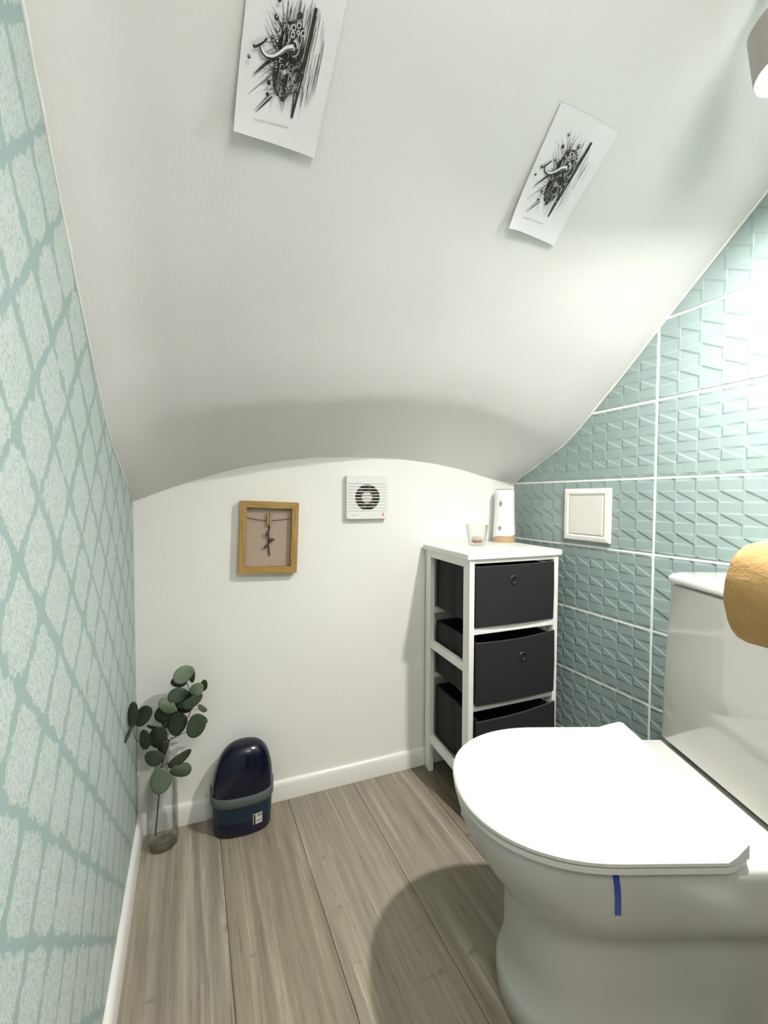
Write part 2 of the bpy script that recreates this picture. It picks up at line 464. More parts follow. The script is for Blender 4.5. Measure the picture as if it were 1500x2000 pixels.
# wall behind the camera with a closed door
bm = nbox(XL-.06, XR+.06, YN-.06, YN, 0, 2.8); struct(obj('wall_front', bm, M['entry_wall']))
d = struct(obj('door_1', nbox(.02, .78, YN+.0005, YN+.035, .004, 2.0), M['door'], bevel=.004))
for (a, b) in ((.15, .9), (1.02, 1.85)):
    obj('door_panel', nbox(.12, .68, YN+.0355, YN+.042, a, b), M['door'], d, bevel=.003)
obj('door_handle', tube([(.09, YN+.036, .98), (.09, YN+.08, .98), (.1, YN+.085, .98), (.2, YN+.085, .98)], .009, 10), M['chrome'], d, smooth=50)

# thin hand-run filler bead where soffit meets the side walls
def bead(name, X, sgn):
    rr = random.Random(7 if sgn > 0 else 9); pts = []; rad = []
    y = .1
    while y < 1.235:
        pts.append((X+sgn*.0005, y, ceil(X, y)+.0005)); rad.append(.0016+rr.random()*.0016); y += .022
    o = obj(name, tube(pts, rad, 6), M['trim'], smooth=60); o['kind'] = 'structure'
bead('trim_1', XL, 1); bead('trim_2', XR, -1)

# floor: bed + individual long planks running towards the back wall
fl = struct(obj('floor', nbox(XL-.06, XR+.06, YN-.06, 1.40, -.05, -.004), M['joint']))
px = [XL, .062, .265, .478, .690, .897, XR]
for i in range(6):
    a, b = px[i]+.0007, px[i+1]-.0007
    ys = [(YN, -.28), (-.279, yb(a))] if i % 2 else [(YN, .0), (.001, yb(a))]
    for k, (y0, y1) in enumerate(ys):
        bm = bmesh.new()
        v = [bm.verts.new(p) for p in ((a, y0, -.006), (b, y0, -.006), (b, y1 if k == 0 else yb(b), -.006), (a, y1, -.006),
                                        (a, y0, 0), (b, y0, 0), (b, y1 if k == 0 else yb(b), 0), (a, y1, 0))]
        for f in ((0, 3, 2, 1), (4, 5, 6, 7), (0, 1, 5, 4), (1, 2, 6, 5), (2, 3, 7, 6), (3, 0, 4, 7)): bm.faces.new([v[q] for q in f])
        m = M['planks'][{0: 0, 1: 1, 2: 2, 3: 0, 4: 3, 5: 3}[i] if k else (i+1) % 4]
        obj('plank', bm, m, fl, bevel=.0005)

# baseboards
def baseboard(name, p0, p1, inward, h=.0607, t=.013):
    p0, p1, n = Vector(p0), Vector(p1), Vector(inward).normalized()
    prof = [(0.0005, .0005), (t, .0005), (t, h-.014), (t-.003, h-.006), (t-.007, h-.001), (.004, h), (0.0005, h)]
    rings = [[p+n*a+Vector((0, 0, z)) for a, z in prof] for p in (p0, p1)]
    return struct(obj(name, loft(rings), M['trim'], smooth=40))
nb = Vector((-.0694, -1, 0)).normalized()
baseboard('baseboard_left', (XL, YN+.001, 0), (XL, yb(XL)-.0145, 0), (1, 0, 0), .067)
baseboard('baseboard_back', (XL+.001, yb(XL+.001), 0), (1.118, yb(1.118), 0), nb)

# wall tiles: 20.5 cm courses, each tile its own piece (local origin at its upper corner nearest the grout line)
TH, Z0, GY, TW, GW = .2053, 1.006, .6986, .60, .0062
signs = {('n', 3): -1, ('n', 2): -1, ('n', 1): 1, ('n', 0): -1, ('n', -1): -1, ('n', -2): 1, ('n', -3): 1,
         ('f', 3): -1, ('f', 2): 1, ('f', 1): 1, ('f', 0): -1, ('f', -1): 1, ('f', -2): 1, ('f', -3): 1}
def tile(y0, y1, z0, z1, mat):
    """clipped to stay below the soffit; y1 > y0"""
    n = 90; pts = []
    for i in range(n+1):
        y = y0+(y1-y0)*i/n; pts.append((y, min(z1, ceil(XR, y)+.006)))
    pts = [(y, z) for y, z in pts if z > z0+.0005]
    q = pts[:1]                                   # keep only the corners and every sixth cut point
    for i in range(1, len(pts)-1):
        a = pts[i-1][1] >= z1-1e-6; b_ = pts[i][1] >= z1-1e-6; c_ = pts[i+1][1] >= z1-1e-6
        if (b_ != a or b_ != c_) or (not b_ and i % 6 == 0): q.append(pts[i])
    pts = q+pts[-1:] if len(pts) > 1 else pts
    if len(pts) < 2: return
    if all(abs(z-z1) < 1e-6 for _, z in pts): pts = [pts[0], pts[-1]]
    oy, oz = y1, z1
    poly = [(pts[0][0], z0)]+pts+[(pts[-1][0], z0)]
    bm = bmesh.new()
    f = [bm.verts.new((-.0, y-oy, z-oz)) for y, z in poly]; g = [bm.verts.new((.006, y-oy, z-oz)) for y, z in poly]
    bm.faces.new(f); bm.faces.new(g[::-1]); m = len(poly)
    for i in range(m): bm.faces.new((f[i], g[i], g[(i+1) % m], f[(i+1) % m]))
    o = obj('tile', bm, mat, wall_right, bevel=.0012); o.location = (XR, oy, oz)
    return o
for k in range(-5, 8):
    z0, z1 = Z0+(k-1)*TH+GW/2, Z0+k*TH-GW/2
    if z1 < .02: continue
    z0 = max(z0, .002)
    if z0 > 2.7: break
    for nm, a, b in (('f', GY+GW/2, 1.2325), ('n', GY-TW+GW/2, GY-GW/2), ('n2', YN+.002, GY-TW-GW/2)):
        s = signs.get(('n' if nm != 'f' else 'f', k), 1 if k % 2 else -1)
        tile(a, b, z0, z1, M['tile_pos'] if s > 0 else M['tile_neg'])

# ------------------------------------------------------------------ toilet (stands turned 24 degrees in the corner)
TA = radians(-24)
def TWp(a, w, z): return Vector((a*cos(-TA)+w*sin(-TA), -a*sin(-TA)+w*cos(-TA), z))
T0 = TWp(.148, .758, 0)
toilet = thing('toilet', 'white close-coupled ceramic toilet with closed flat lid and square cistern', 'toilet', T0, TA)
# local: x = a - .148 (towards the cistern), y = w - .758
def D_ring(af, hw, ab, z, nf=28, rear=.02, asp=1.25, p=2.25):
    """front rounded, straight sides, softly cornered rear; af/ab in local x"""
    pts = []
    ac = af+hw*asp
    for i in range(nf+1):
        th = pi/2+pi*i/nf
        c_, s_ = cos(th), sin(th)
        x = -abs(c_)**(2/p); y = math.copysign(abs(s_)**(2/p), s_)
        pts.append((ac+x*(ac-af), y*hw, z))
    r = rear
    for i in range(7):
        t = -pi/2+(pi/2)*i/6; pts.append((ab-r+r*cos(t), -hw+r+r*sin(t), z))
    for i in range(7):
        t = (pi/2)*i/6; pts.append((ab-r+r*cos(t), hw-r+r*sin(t), z))
    return pts
BODY = [  # z, front a, half width, back a
    (.000, .252, .112, .800), (.012, .236, .122, .806), (.045, .235, .123, .806), (.062, .240, .118, .804), (.070, .248, .112, .800),
    (.12, .250, .110, .79), (.20, .249, .110, .79), (.238, .246, .113, .79), (.246, .240, .119, .80), (.252, .232, .130, .81), (.262, .222, .139, .815),
    (.29, .200, .151, .82), (.32, .180, .160, .822), (.35, .164, .166, .825), (.375, .156, .169, .825), (.390, .155, .169, .825), (.3955, .158, .1665, .823), (.397, .164, .162, .82)]
rings = [D_ring(a-.148, hw, b-.148, z) for z, a, hw, b in BODY]
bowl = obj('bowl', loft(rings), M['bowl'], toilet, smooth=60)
def body_at(z):
    Z = [r[0] for r in BODY]
    return tuple(interp(z, Z, [r[k] for r in BODY]) for k in (1, 2, 3))
# seat and lid
def lid_outline(z, grow=0, rise=0):
    hw = .178+grow; pts = []; af = 0-grow; ac = .215; p = 2.2
    for i in range(41):
        th = pi/2+pi*i/40; x = -abs(cos(th))**(2/p); y = math.copysign(abs(sin(th))**(2/p), sin(th))
        pts.append((ac+x*(ac-af), y*hw, z))
    pts += [(.367, -hw, z), (.383, -hw+.003, z+rise*.36), (.408+grow, -.1655-grow, z+rise*.95), (.4135+grow, -.157, z+rise), (.4135+grow, .157, z+rise), (.408+grow, .1655+grow, z+rise*.95), (.383, hw-.003, z+rise*.36), (.367, hw, z)]
    return pts
seat = obj('seat', loft([lid_outline(.3985, -.004), lid_outline(.400, -.001), lid_outline(.4075, -.001), lid_outline(.409, -.003)]), M['seat'], toilet, smooth=50)
def lid_top():
    rise = .020
    r0 = lid_outline(.4115, -.001); r1 = lid_outline(.413, .001); r2 = lid_outline(.418, .001, rise*.9); r3 = lid_outline(.4205, -.0015, rise)
    bm = bmesh.new(); V = [[bm.verts.new(p) for p in r] for r in (r0, r1, r2, r3)]; n = len(r0)
    for a, b in zip(V, V[1:]):
        for i in range(n): bm.faces.new((a[i], a[(i+1) % n], b[(i+1) % n], b[i]))
    bm.faces.new(V[0][::-1])
    top = V[-1]
    # the flat disc and the tilted rear strip meet along the fold line
    i0, i1 = 41, n-1      # (.372,-hw) and (.372,hw)
    bm.faces.new(top[0:41]+[top[41], top[n-1]])
    rear = top[41:n]
    bm.faces.new(rear)
    return bm
lid = obj('lid', lid_top(), M['seat'], toilet, smooth=12)
for s in (-1, 1):
    obj('hinge', tube([(.424, s*.075-.018, .405), (.424, s*.075+.018, .405)], .0075, 12), M['seat'], toilet, smooth=50)
# cistern
def rrect(x0, x1, hw, z, r=.014, n=5):
    pts = []
    for (cx, cy, a0) in ((x1-r, hw-r, 0), (x0+r, hw-r, pi/2), (x0+r, -hw+r, pi), (x1-r, -hw+r, 3*pi/2)):
        for i in range(n+1):
            t = a0+(pi/2)*i/n; pts.append((cx+r*cos(t), cy+r*sin(t), z))
    return pts
cx0, cx1 = .502, .652
obj('gasket', loft([rrect(cx0+.012, cx1-.01, .150, .3972), rrect(cx0+.012, cx1-.01, .150, .405)]), M['dark_gap'], toilet)
tank = obj('cistern', loft([rrect(cx0+.004, cx1, .165, .4055), rrect(cx0, cx1, .169, .410), rrect(cx0, cx1, .162, .58), rrect(cx0+.001, cx1, .152, .759), rrect(cx0+.006, cx1-.004, .147, .762)]), M['ceramic'], toilet, smooth=50)
tl = obj('cistern_lid', loft([rrect(cx0+.004, cx1-.002, .149, .7635), rrect(cx0-.002, cx1+.002, .155, .766), rrect(cx0-.003, cx1+.002, .156, .778), rrect(cx0+.001, cx1-.001, .152, .785, .018), rrect(cx0+.012, cx1-.012, .142, .788, .02)]), M['ceramic'], toilet, smooth=60)
obj('flush_button', lathe([(.022, .7878), (.022, .791), (.019, .793)], 28, (cx0+cx1)/2, 0), M['chrome'], toilet, smooth=40)
# strip of blue tape on the near flank of the bowl
bm = bmesh.new(); cols = []
for i, z in enumerate([.396, .390, .382, .372, .36, .345, .332, .322]):
    a, hw, b = body_at(min(z, .3955)); x = .206+(.396-z)*.10+.0005*i; row = []
    for dx in (-.0045, .0045):
        ac = a-.148+hw*1.25; X = x+dx
        if X < ac:
            c_ = ((ac-X)/(ac-(a-.148)))**(2.25/2); yy = -hw*max(0, 1-c_*c_)**.5**1.0
            th = math.acos(min(1, c_)); yy = -hw*abs(sin(th))**(2/2.25)
        else: yy = -hw
        row.append((X, yy, z))
    cols.append(row)
off = [[Vector((p[0], p[1]-.0008, p[2]+(.0008 if i == 0 else 0))) for p in r] for i, r in enumerate(cols)]
rings = [[r[0], r[1], Vector(r[1])+Vector((0, .0022, 0)), Vector(r[0])+Vector((0, .0022, 0))] for r in off]
o = obj('tape_strip', loft(rings), M['tape'], toilet, smooth=40); o['label'] = 'blue strip of tape stuck on the bowl rim'

# ------------------------------------------------------------------ drawer cabinet in the corner
CA = -math.atan(.0694)
cab = thing('drawer_cabinet', 'white open-frame cabinet with three black fabric drawers in the corner', 'cabinet', (.73, 1.247, 0), CA)
W_, D_ = .344, .287
obj('top_panel', nbox(0, W_, -D_, 0, .772, .790), M['furniture'], cab, bevel=.003)
def rail(x0, x1, y0, y1, z0, z1, nm='rail'): return obj(nm, nbox(x0, x1, y0, y1, z0, z1), M['furniture'], cab, bevel=.0012)
XA, XB = .010, .334; PW = .017; PD = .034
for xa in (XA, XB-PW):
    rail(xa, xa+PW, -D_+.006, -D_+.006+PD, .0, .772, 'post'); rail(xa, xa+PW, -.004-PD, -.004, 0, .772, 'post')
FY = -D_+.008
for (z0, z1) in ((.552, .572), (.325, .343), (.10, .118)):
    rail(XA+PW, XB-PW, FY, FY+.016, z0, z1); rail(XA+PW, XB-PW, -.030, -.012, z0, z1)
rail(XA+PW, XB-PW, FY, FY+.014, .760, .772)
for xa in (XA+.001, XB-PW+.001):
    for (z0, z1) in ((.748, .772), (.436, .462), (.104, .130)):
        rail(xa, xa+PW-.002, -D_+.006+PD, -.004-PD, z0, z1, 'side_rail')
def drawer(z0, z1, tilt, sag, gx, gz, push, label=None):
    x0, x1 = XA+PW+.010, XB-PW-.010; y0, y1 = FY-.004-push, -.034
    bm = bmesh.new(); n = 12
    # front panel: soft curved top edge, stands slightly proud
    f0 = []; f1 = []
    for i in range(n+1):
        t = i/n; x = x0-.008+(x1-x0+.016)*t; zt = z1-sag*math.sin(pi*t)+tilt*(t-.5)
        bow = .004*math.sin(pi*t)
        f0.append([(x, y0-bow, z0), (x, y0-bow-.002, (z0+zt)/2), (x, y0-bow, zt)]); f1.append([(x, y0-bow+.005, z0), (x, y0-bow+.005, (z0+zt)/2), (x, y0-bow+.005, zt)])
    Vf = [[bm.verts.new(p) for p in r] for r in f0]; Vb = [[bm.verts.new(p) for p in r] for r in f1]
    for i in range(n):
        for j in range(2):
            bm.faces.new((Vf[i][j], Vf[i+1][j], Vf[i+1][j+1], Vf[i][j+1])); bm.faces.new((Vb[i][j], Vb[i][j+1], Vb[i+1][j+1], Vb[i+1][j]))
        bm.faces.new((Vf[i][2], Vf[i+1][2], Vb[i+1][2], Vb[i][2])); bm.faces.new((Vf[i][0], Vb[i][0], Vb[i+1][0], Vf[i+1][0]))
    for i in (0, n):
        for j in range(2): bm.faces.new((Vf[i][j], Vf[i][j+1], Vb[i][j+1], Vb[i][j]))
    o = obj('drawer', bm, M['black_fabric'], cab, smooth=50)
    # fabric box behind with a centre crease in the side walls
    b2 = bmesh.new(); t = .003; zt = z1-.004; zb = z0+.003
    ym = (y0+y1)/2
    def wall(pts):
        a = [b2.verts.new((x, y, zb)) for x, y in pts]; b = [b2.verts.new((x, y, zt)) for x, y in pts]; m = len(pts)
        for i in range(m): b2.faces.new((a[i], a[(i+1) % m], b[(i+1) % m], b[i]))
        b2.faces.new(a[::-1]); b2.faces.new(b)
    yf = y0+.0055
    wall([(x0, yf), (x0+t, yf), (x0+t+.003, ym), (x0+t, y1), (x0, y1), (x0-.002, ym+.03), (x0+.003, ym), (x0-.002, ym-.03)])
    wall([(x1, yf), (x1+.002, ym-.03), (x1-.003, ym), (x1+.002, ym+.03), (x1, y1), (x1-t, y1), (x1-t-.003, ym), (x1-t, yf)])
    wall([(x0+t, y1-t), (x1-t, y1-t), (x1-t, y1), (x0+t, y1)])
    box(b2, x0+t, x1-t, yf, y1-t, zb, zb+.003)
    obj('fabric_box', b2, M['black_fabric'], o)
    e = [(r[2][0], r[2][1]+.0025, r[2][2]+.001) for r in f0]
    obj('binding', tube(e, .0028, 6), M['black_edge'], o, smooth=60)
    # grommet
    bow = .004*math.sin(pi*(gx-x0)/(x1-x0))
    ring = []; R_, r_ = .0115, .0032
    b3 = bmesh.new(); V = []
    for i in range(28):
        a = 2*pi*i/28; V.append([b3.verts.new((gx+(R_+r_*cos(q))*cos(a), y0-bow-.0022-r_*sin(q)*.6, gz+(R_+r_*cos(q))*sin(a))) for q in [2*pi*k/8 for k in range(8)]])
    for i in range(28):
        for k in range(8): b3.faces.new((V[i][k], V[(i+1) % 28][k], V[(i+1) % 28][(k+1) % 8], V[i][(k+1) % 8]))
    obj('grommet', b3, M['grommet'], o, smooth=60)
    b4 = bmesh.new(); vs = [b4.verts.new((gx+.010*cos(2*pi*i/24), y0-bow-.0024, gz+.010*sin(2*pi*i/24))) for i in range(24)]
    vk = [b4.verts.new((v.co.x, v.co.y+.004, v.co.z)) for v in vs]
    b4.faces.new(vs); b4.faces.new(vk[::-1])
    for i in range(24): b4.faces.new((vs[i], vk[i], vk[(i+1) % 24], vs[(i+1) % 24]))
    obj('pull_hole', b4, M['hole'], o)
    return o
drawer(.574, .750, .002, .001, .158, .707, 0)
drawer(.346, .532, .007, .005, .190, .474, .006)
drawer(.122, .306, .014, .004, .200, .245, .012)

# things on the cabinet
def cab_pt(x, y, z):
    return Vector((.73+x*cos(CA)-y*sin(CA), 1.247+x*sin(CA)+y*cos(CA), z))
fr = thing('air_freshener', 'white electric air freshener with a tan wavy base on cabinet top', 'air freshener', (1.036, 1.186, .7902), radians(-22))
def ell(rx, ry, z, n=40, dx=0): return [(dx+rx*cos(2*pi*i/n), ry*sin(2*pi*i/n), z) for i in range(n)]
H_ = .19
prof = [(0, .0395, .034), (.012, .0405, .035), (.04, .0395, .034), (.08, .0375, .032), (.12, .036, .031), (.16, .0355, .0305), (.183, .0355, .0305), (.189, .034, .029), (.190, .030, .025)]
def wave(a): return .022+.011*cos(a+.55)+.006*sin(2*a+.6)
n = 48; ringsB = []; ringsT = []
def prof_at(z): return interp(z, [p[0] for p in prof], [p[1] for p in prof]), interp(z, [p[0] for p in prof], [p[2] for p in prof])
def ring_frac(f0, f1, k, m, lower):
    out = []
    for i in range(n):
        a = 2*pi*i/n; wz = wave(a)
        z = (wz*k/m) if lower else wz+(.190-wz)*k/m
        rx, ry = prof_at(z); out.append((rx*cos(a), ry*sin(a), z))
    return out
obj('base', loft([ring_frac(0, 0, k, 4, True) for k in range(5)]), M['tan'], fr, smooth=50)
obj('housing', loft([ring_frac(0, 0, k, 22, False) for k in range(23)]), M['device'], fr, smooth=50)
obj('cap', loft([ell(.030, .025, .1902), ell(.029, .024, .1925), ell(.02, .016, .1935)]), M['sensor'], fr, smooth=50)
def button(ang, z, hw, hh, nm, diamond=False):
    rx, ry = prof_at(z); c0 = Vector((rx*cos(ang), ry*sin(ang), z)); nr_ = Vector((cos(ang)/rx, sin(ang)/ry, 0)).normalized(); tg = Vector((-nr_.y, nr_.x, 0))
    b = bmesh.new(); K = 24 if not diamond else 4
    f = [b.verts.new(c0+nr_*.0014+tg*hw*cos(2*pi*i/K)+Vector((0, 0, hh*sin(2*pi*i/K)))) for i in range(K)]
    g = [b.verts.new(v.co-nr_*.004) for v in f]
    b.faces.new(f); b.faces.new(g[::-1])
    for i in range(K): b.faces.new((f[i], g[i], g[(i+1) % K], f[(i+1) % K]))
    obj(nm, b, M['sensor'], fr)
button(radians(-128), .140, .006, .013, 'nozzle', True); button(radians(-130), .052, .006, .008, 'button')

gl = thing('candle_glass', 'small clear tapered glass holding a tealight on the white cabinet top', 'glass', (.874, 1.135, .7903))
def sq_ring(hw, z, r, n=6, m=12):
    pts = []
    for (sx, sy, a0) in ((1, 1, 0), (-1, 1, pi/2), (-1, -1, pi), (1, -1, 3*pi/2)):
        for i in range(n+1):
            t = a0+(pi/2)*i/n; pts.append((sx*(hw-r)+r*cos(t), sy*(hw-r)+r*sin(t), z))
    return pts
gr = [sq_ring(.0225, .0, .014), sq_ring(.0235, .001, .014), sq_ring(.030, .036, .022), sq_ring(.0365, .070, .032), sq_ring(.0352, .0705, .031),
      sq_ring(.0290, .038, .021), sq_ring(.0215, .009, .012), sq_ring(.016, .0075, .01)]
obj('tumbler', loft(gr), M['glass'], gl, smooth=50)
tc = thing('tealight_candle', 'pale tealight in a coppery tin inside the clear glass', 'candle', (.874, 1.135, .7903+.0095))
obj('tin', lathe([(.0165, 0), (.0175, .001), (.0178, .010), (.0172, .010), (.0165, .0095)], 28), M['tin'], tc, smooth=50)
obj('wax', lathe([(.0163, .0096), (.0165, .0105), (.016, .019), (.0145, .0198)], 28), M['wax'], tc, smooth=50)
obj('wick', tube([(0, 0, .0195), (.0005, 0, .025)], .0008, 6), M['twig'], tc)

# ------------------------------------------------------------------ things on the back wall
WB = -math.atan(.0694)
def wall_pt(x, off=0): return Vector((x, yb(x), 0))+nb*off
# framed dried sprig (hangs slightly crooked)
fc = wall_pt(.208+.004, .0)
frm = thing('picture_frame', 'oak shadow-box frame with a dried twig pegged on string', 'picture frame', (fc.x, fc.y, .8295), WB)
frm.rotation_euler = (0, radians(2.1), WB)
hw_, hh_, T_ = .0855, .108, .028; bw = .0195
b = bmesh.new()
def mitre(x0, x1, z0, z1, which):
    b = bmesh.new(); o = [(-hw_, -hh_), (hw_, -hh_), (hw_, hh_), (-hw_, hh_)]; i_ = [(-hw_+bw, -hh_+bw), (hw_-bw, -hh_+bw), (hw_-bw, hh_-bw), (-hw_+bw, hh_-bw)]
    a, c = which, (which+1) % 4
    quad = [o[a], o[c], i_[c], i_[a]]
    f = [b.verts.new((x, -T_, z)) for x, z in quad]; g = [b.verts.new((x, -.001, z)) for x, z in quad]
    b.faces.new(f); b.faces.new(g[::-1])
    for i in range(4): b.faces.new((f[i], g[i], g[(i+1) % 4], f[(i+1) % 4]))
    return b
for k in range(4): obj('frame_side', mitre(0, 0, 0, 0, k), M['oak_h'] if k % 2 == 0 else M['oak_v'], frm, bevel=.0006)
obj('backing', nbox(-hw_+bw+.0002, hw_-bw-.0002, -.008, -.003, -hh_+bw+.0002, hh_-bw-.0002), M['linen'], frm)
sz = .056
sp_ = [(-hw_+bw+.0005, -.010, .0585), (-.035, -.0115, .0525), (-.002, -.0125, .0500), (.03, -.0115, .053), (hw_-bw-.0005, -.010, .0580)]
obj('string', tube(spline(sp_, 5), .0010, 6), M['string'], frm, smooth=60)
pg = bmesh.new(); box(pg, -.0068, -.0010, -.019, -.010, .0370, .0705); box(pg, .0005, .0068, -.018, -.010, .0320, .0745)
obj('clothes_peg', pg, M['peg'], frm, bevel=.0005)
stemp = [(.001, -.0135, .040), (.0005, -.014, .026), (-.0008, -.0145, .012), (-.0005, -.014, -.004), (-.0005, -.014, -.018), (.0, -.014, -.026), (.002, -.013, -.042), (.0035, -.012, -.056)]
tw = obj('twig', tube(spline(stemp, 4), .0020, 7), M['twig'], frm, smooth=60)
for pts, r in (([(-.0008, -.0145, .010), (-.005, -.019, .013), (-.009, -.021, .017)], .0016), ([(-.0005, -.0145, .004), (-.005, -.020, .010), (-.0085, -.022, .014)], .0020),
               ([(.0, -.014, -.010), (.007, -.020, -.0075), (.0165, -.020, -.0060)], .0024), ([(0, -.014, -.026), (-.006, -.019, -.024), (-.0145, -.019, -.032)], .0019)):
    pp = spline(pts, 4); rr = [r*1.45*(.4+1.1*math.sin(pi*(.1+.85*i/(len(pp)-1)))) for i in range(len(pp))]
    obj('dry_leaf', tube(pp, rr, 6), M['twig_leaf'], tw, smooth=60)

# extractor fan
fcx = .5245; fp = wall_pt(fcx)
fan = thing('extractor_fan', 'square white extractor fan with slatted grille on the back wall', 'extractor fan', (fp.x, fp.y, .952), WB)
hf = .0715; dp = .020
def fan_ring(h, y, r): return [(x, y, z) for x, z, _ in rrect(-h, h, h, 0, r)]
bm = loft([fan_ring(hf, -.0005, .006), fan_ring(hf, -dp*.6, .007)], True, True)
obj('housing', bm, M['plastic'], fan, smooth=50)
# grille: frame plate with round opening behind 10 horizontal slats
zt_, zb_ = .0435, -.0455
Rf = .0425; cz = -.001
plate = bmesh.new(); N = 64
# front plate as ring from round hole to rounded square
inner = []; outer = []
for i in range(N):
    a = 2*pi*i/N; c_, s_ = cos(a), sin(a); k = 1/max(abs(c_), abs(s_)); k = min(k, 1.36)
    inner.append((Rf*c_, cz+Rf*s_)); outer.append((c_*k*(hf-.001), s_*k*(hf-.001)))
vf = [[plate.verts.new((x, y, z)) for x, z in ring] for ring, y in ((inner, -dp*.6-.0005), (inner, -dp-.0006), (outer, -dp-.0006), (outer, -dp*.6-.0005))]
for A_, B_ in zip(vf, vf[1:]+vf[:1]):
    for i in range(N): plate.faces.new((A_[i], A_[(i+1) % N], B_[(i+1) % N], B_[i]))
obj('grille_plate', plate, M['plastic'], fan, smooth=40)
for (z0, z1) in ((zt_+.0015, hf), (-hf, zb_-.0015)):
    b = bmesh.new()
    r = .007; up = z1 > 0
    pts = [(-hf, z0), (hf, z0), (hf, z1-r), (hf-r*.3, z1-r*.3), (hf-r, z1), (-hf+r, z1), (-hf+r*.3, z1-r*.3), (-hf, z1-r)] if up else [(-hf, z1), (-hf, z0+r), (-hf+r*.3, z0+r*.3), (-hf+r, z0), (hf-r, z0), (hf-r*.3, z0+r*.3), (hf, z0+r), (hf, z1)]
    f = [b.verts.new((x, -dp-.001, z)) for x, z in pts]; g = [b.verts.new((x, -dp+.0035, z)) for x, z in pts]
    b.faces.new(f); b.faces.new(g[::-1])
    for i in range(8): b.faces.new((f[i], g[i], g[(i+1) % 8], f[(i+1) % 8]))
    obj('cover_band', b, M['plastic'], fan, bevel=.001)
ns = 9; pitch = (zt_-zb_)/ns
for i in range(ns):
    zc = zt_-pitch*(i+.5)
    # slats show narrow over the hole: a wedge louvre sloping back
    b = bmesh.new(); hx = hf-.003
    prof_ = [(-dp-.001, zc-pitch*.10+.0012), (-dp-.001, zc-pitch*.10-.0012), (-dp+.0035, zc-pitch*.10-.0012), (-dp+.0035, zc-pitch*.10+.0012)]
    rings = [[(x, y, z) for y, z in prof_] for x in (-hx, hx)]
    obj('slat', loft(rings), M['plastic'], fan)
obj('side_band', nbox(-hf, -hf+.0028, -dp-.001, -dp+.0035, zb_-.001, zt_+.001), M['plastic'], fan); obj('side_band', nbox(hf-.0028, hf, -dp-.001, -dp+.0035, zb_-.001, zt_+.001), M['plastic'], fan)
# dark outer groove lines between slats outside the hole
for s in (-1, 1):
    for i in range(ns+1):
        z = zt_-pitch*i; x0 = s*(hf-.004); dz = z-cz
        xi = s*math.sqrt(max(0, Rf*Rf-dz*dz)) if abs(dz) < Rf else 0
        b = nbox(min(x0, xi), max(x0, xi), -dp-.0011, -dp-.0007, z-.0007, z+.0007); obj('groove', b, M['ink_grey'], fan)
def disc_y(r, y0, y1, cx=0, cz_=0, n=40):
    return loft([[(cx+r*cos(2*pi*i/n), y, cz_+r*sin(2*pi*i/n)) for i in range(n)] for y in (y0, y1)])
obj('duct', disc_y(Rf-.0004, -dp*.6-.0007, -dp*.6-.0002, 0, cz), M['fan_dark'], fan)
hb = loft([[(r*cos(2*pi*i/32), y, cz+r*sin(2*pi*i/32)) for i in range(32)] for r, y in ((.019, -dp*.6-.0008), (.0185, -dp*.6-.0022), (.014, -dp*.6-.0032), (.006, -dp*.6-.0036))])
obj('motor_hub', hb, M['hub'], fan, smooth=60)
for k in range(6):
    a = 2*pi*k/6+.3; b = bmesh.new()
    q = [(.018, -.18), (.040, -.30), (.041, .12), (.018, .12)]
    v = [b.verts.new((r*cos(a+t), -dp*.6-.0009-(.0010 if t < 0 else 0), cz+r*sin(a+t))) for r, t in q]
    w = [b.verts.new((x.co.x, x.co.y-.0004, x.co.z)) for x in v]
    b.faces.new(v); b.faces.new(w[::-1])
    for i in range(4): b.faces.new((v[i], w[i], w[(i+1) % 4], v[(i+1) % 4]))
    obj('fan_blade', b, M['blade'], fan)
tb = text_bm('VENTS', .0075); bmesh.ops.rotate(tb, verts=tb.verts, cent=(0, 0, 0), matrix=Matrix.Rotation(pi/2, 3, 'X')); bmesh.ops.translate(tb, verts=tb.verts, vec=(-.055, -dp-.0013, -.0615))
obj('lettering', tb, M['ink_grey'], fan)
pts = [(.052+.0045*cos(t), -dp-.0016, -.0575+.0045*sin(t)) for t in [radians(120-24*i) for i in range(11)]]
obj('logo_mark', tube(pts, .0011, 6), M['ink_red'], fan)

# access plate on the tiled wall
py, pz = .9045, .8985
pl = thing('access_plate', 'square cream access plate with a recessed panel on the tiles', 'wall plate', (XR-.0002, py, pz), 0)
hp = .0825
def sqx(h, x, dy=0): return [(x, y, z) for y, z in ((-h, -h), (h, -h), (h, h), (-h, h))]
bm = bmesh.new(); R_ = [sqx(hp, -.0003), sqx(hp-.0005, -.007), sqx(hp-.004, -.010), sqx(hp-.015, -.0115), sqx(hp-.0205, -.0085), sqx(hp-.0205, -.0003)]
V = [[bm.verts.new(p) for p in r] for r in R_]
for a, b in zip(V, V[1:]+V[:1]):
    for i in range(4): bm.faces.new((a[i], a[(i+1) % 4], b[(i+1) % 4], b[i]))
obj('surround', bm, M['plate'], pl)
obj('recess', loft([sqx(hp-.0207, -.0004), sqx(hp-.0207, -.002)]), M['hole'], pl)
obj('cover_panel', loft([sqx(hp-.0217, -.0022), sqx(hp-.0217, -.0095), sqx(hp-.0232, -.0105)]), M['plate_panel'], pl)

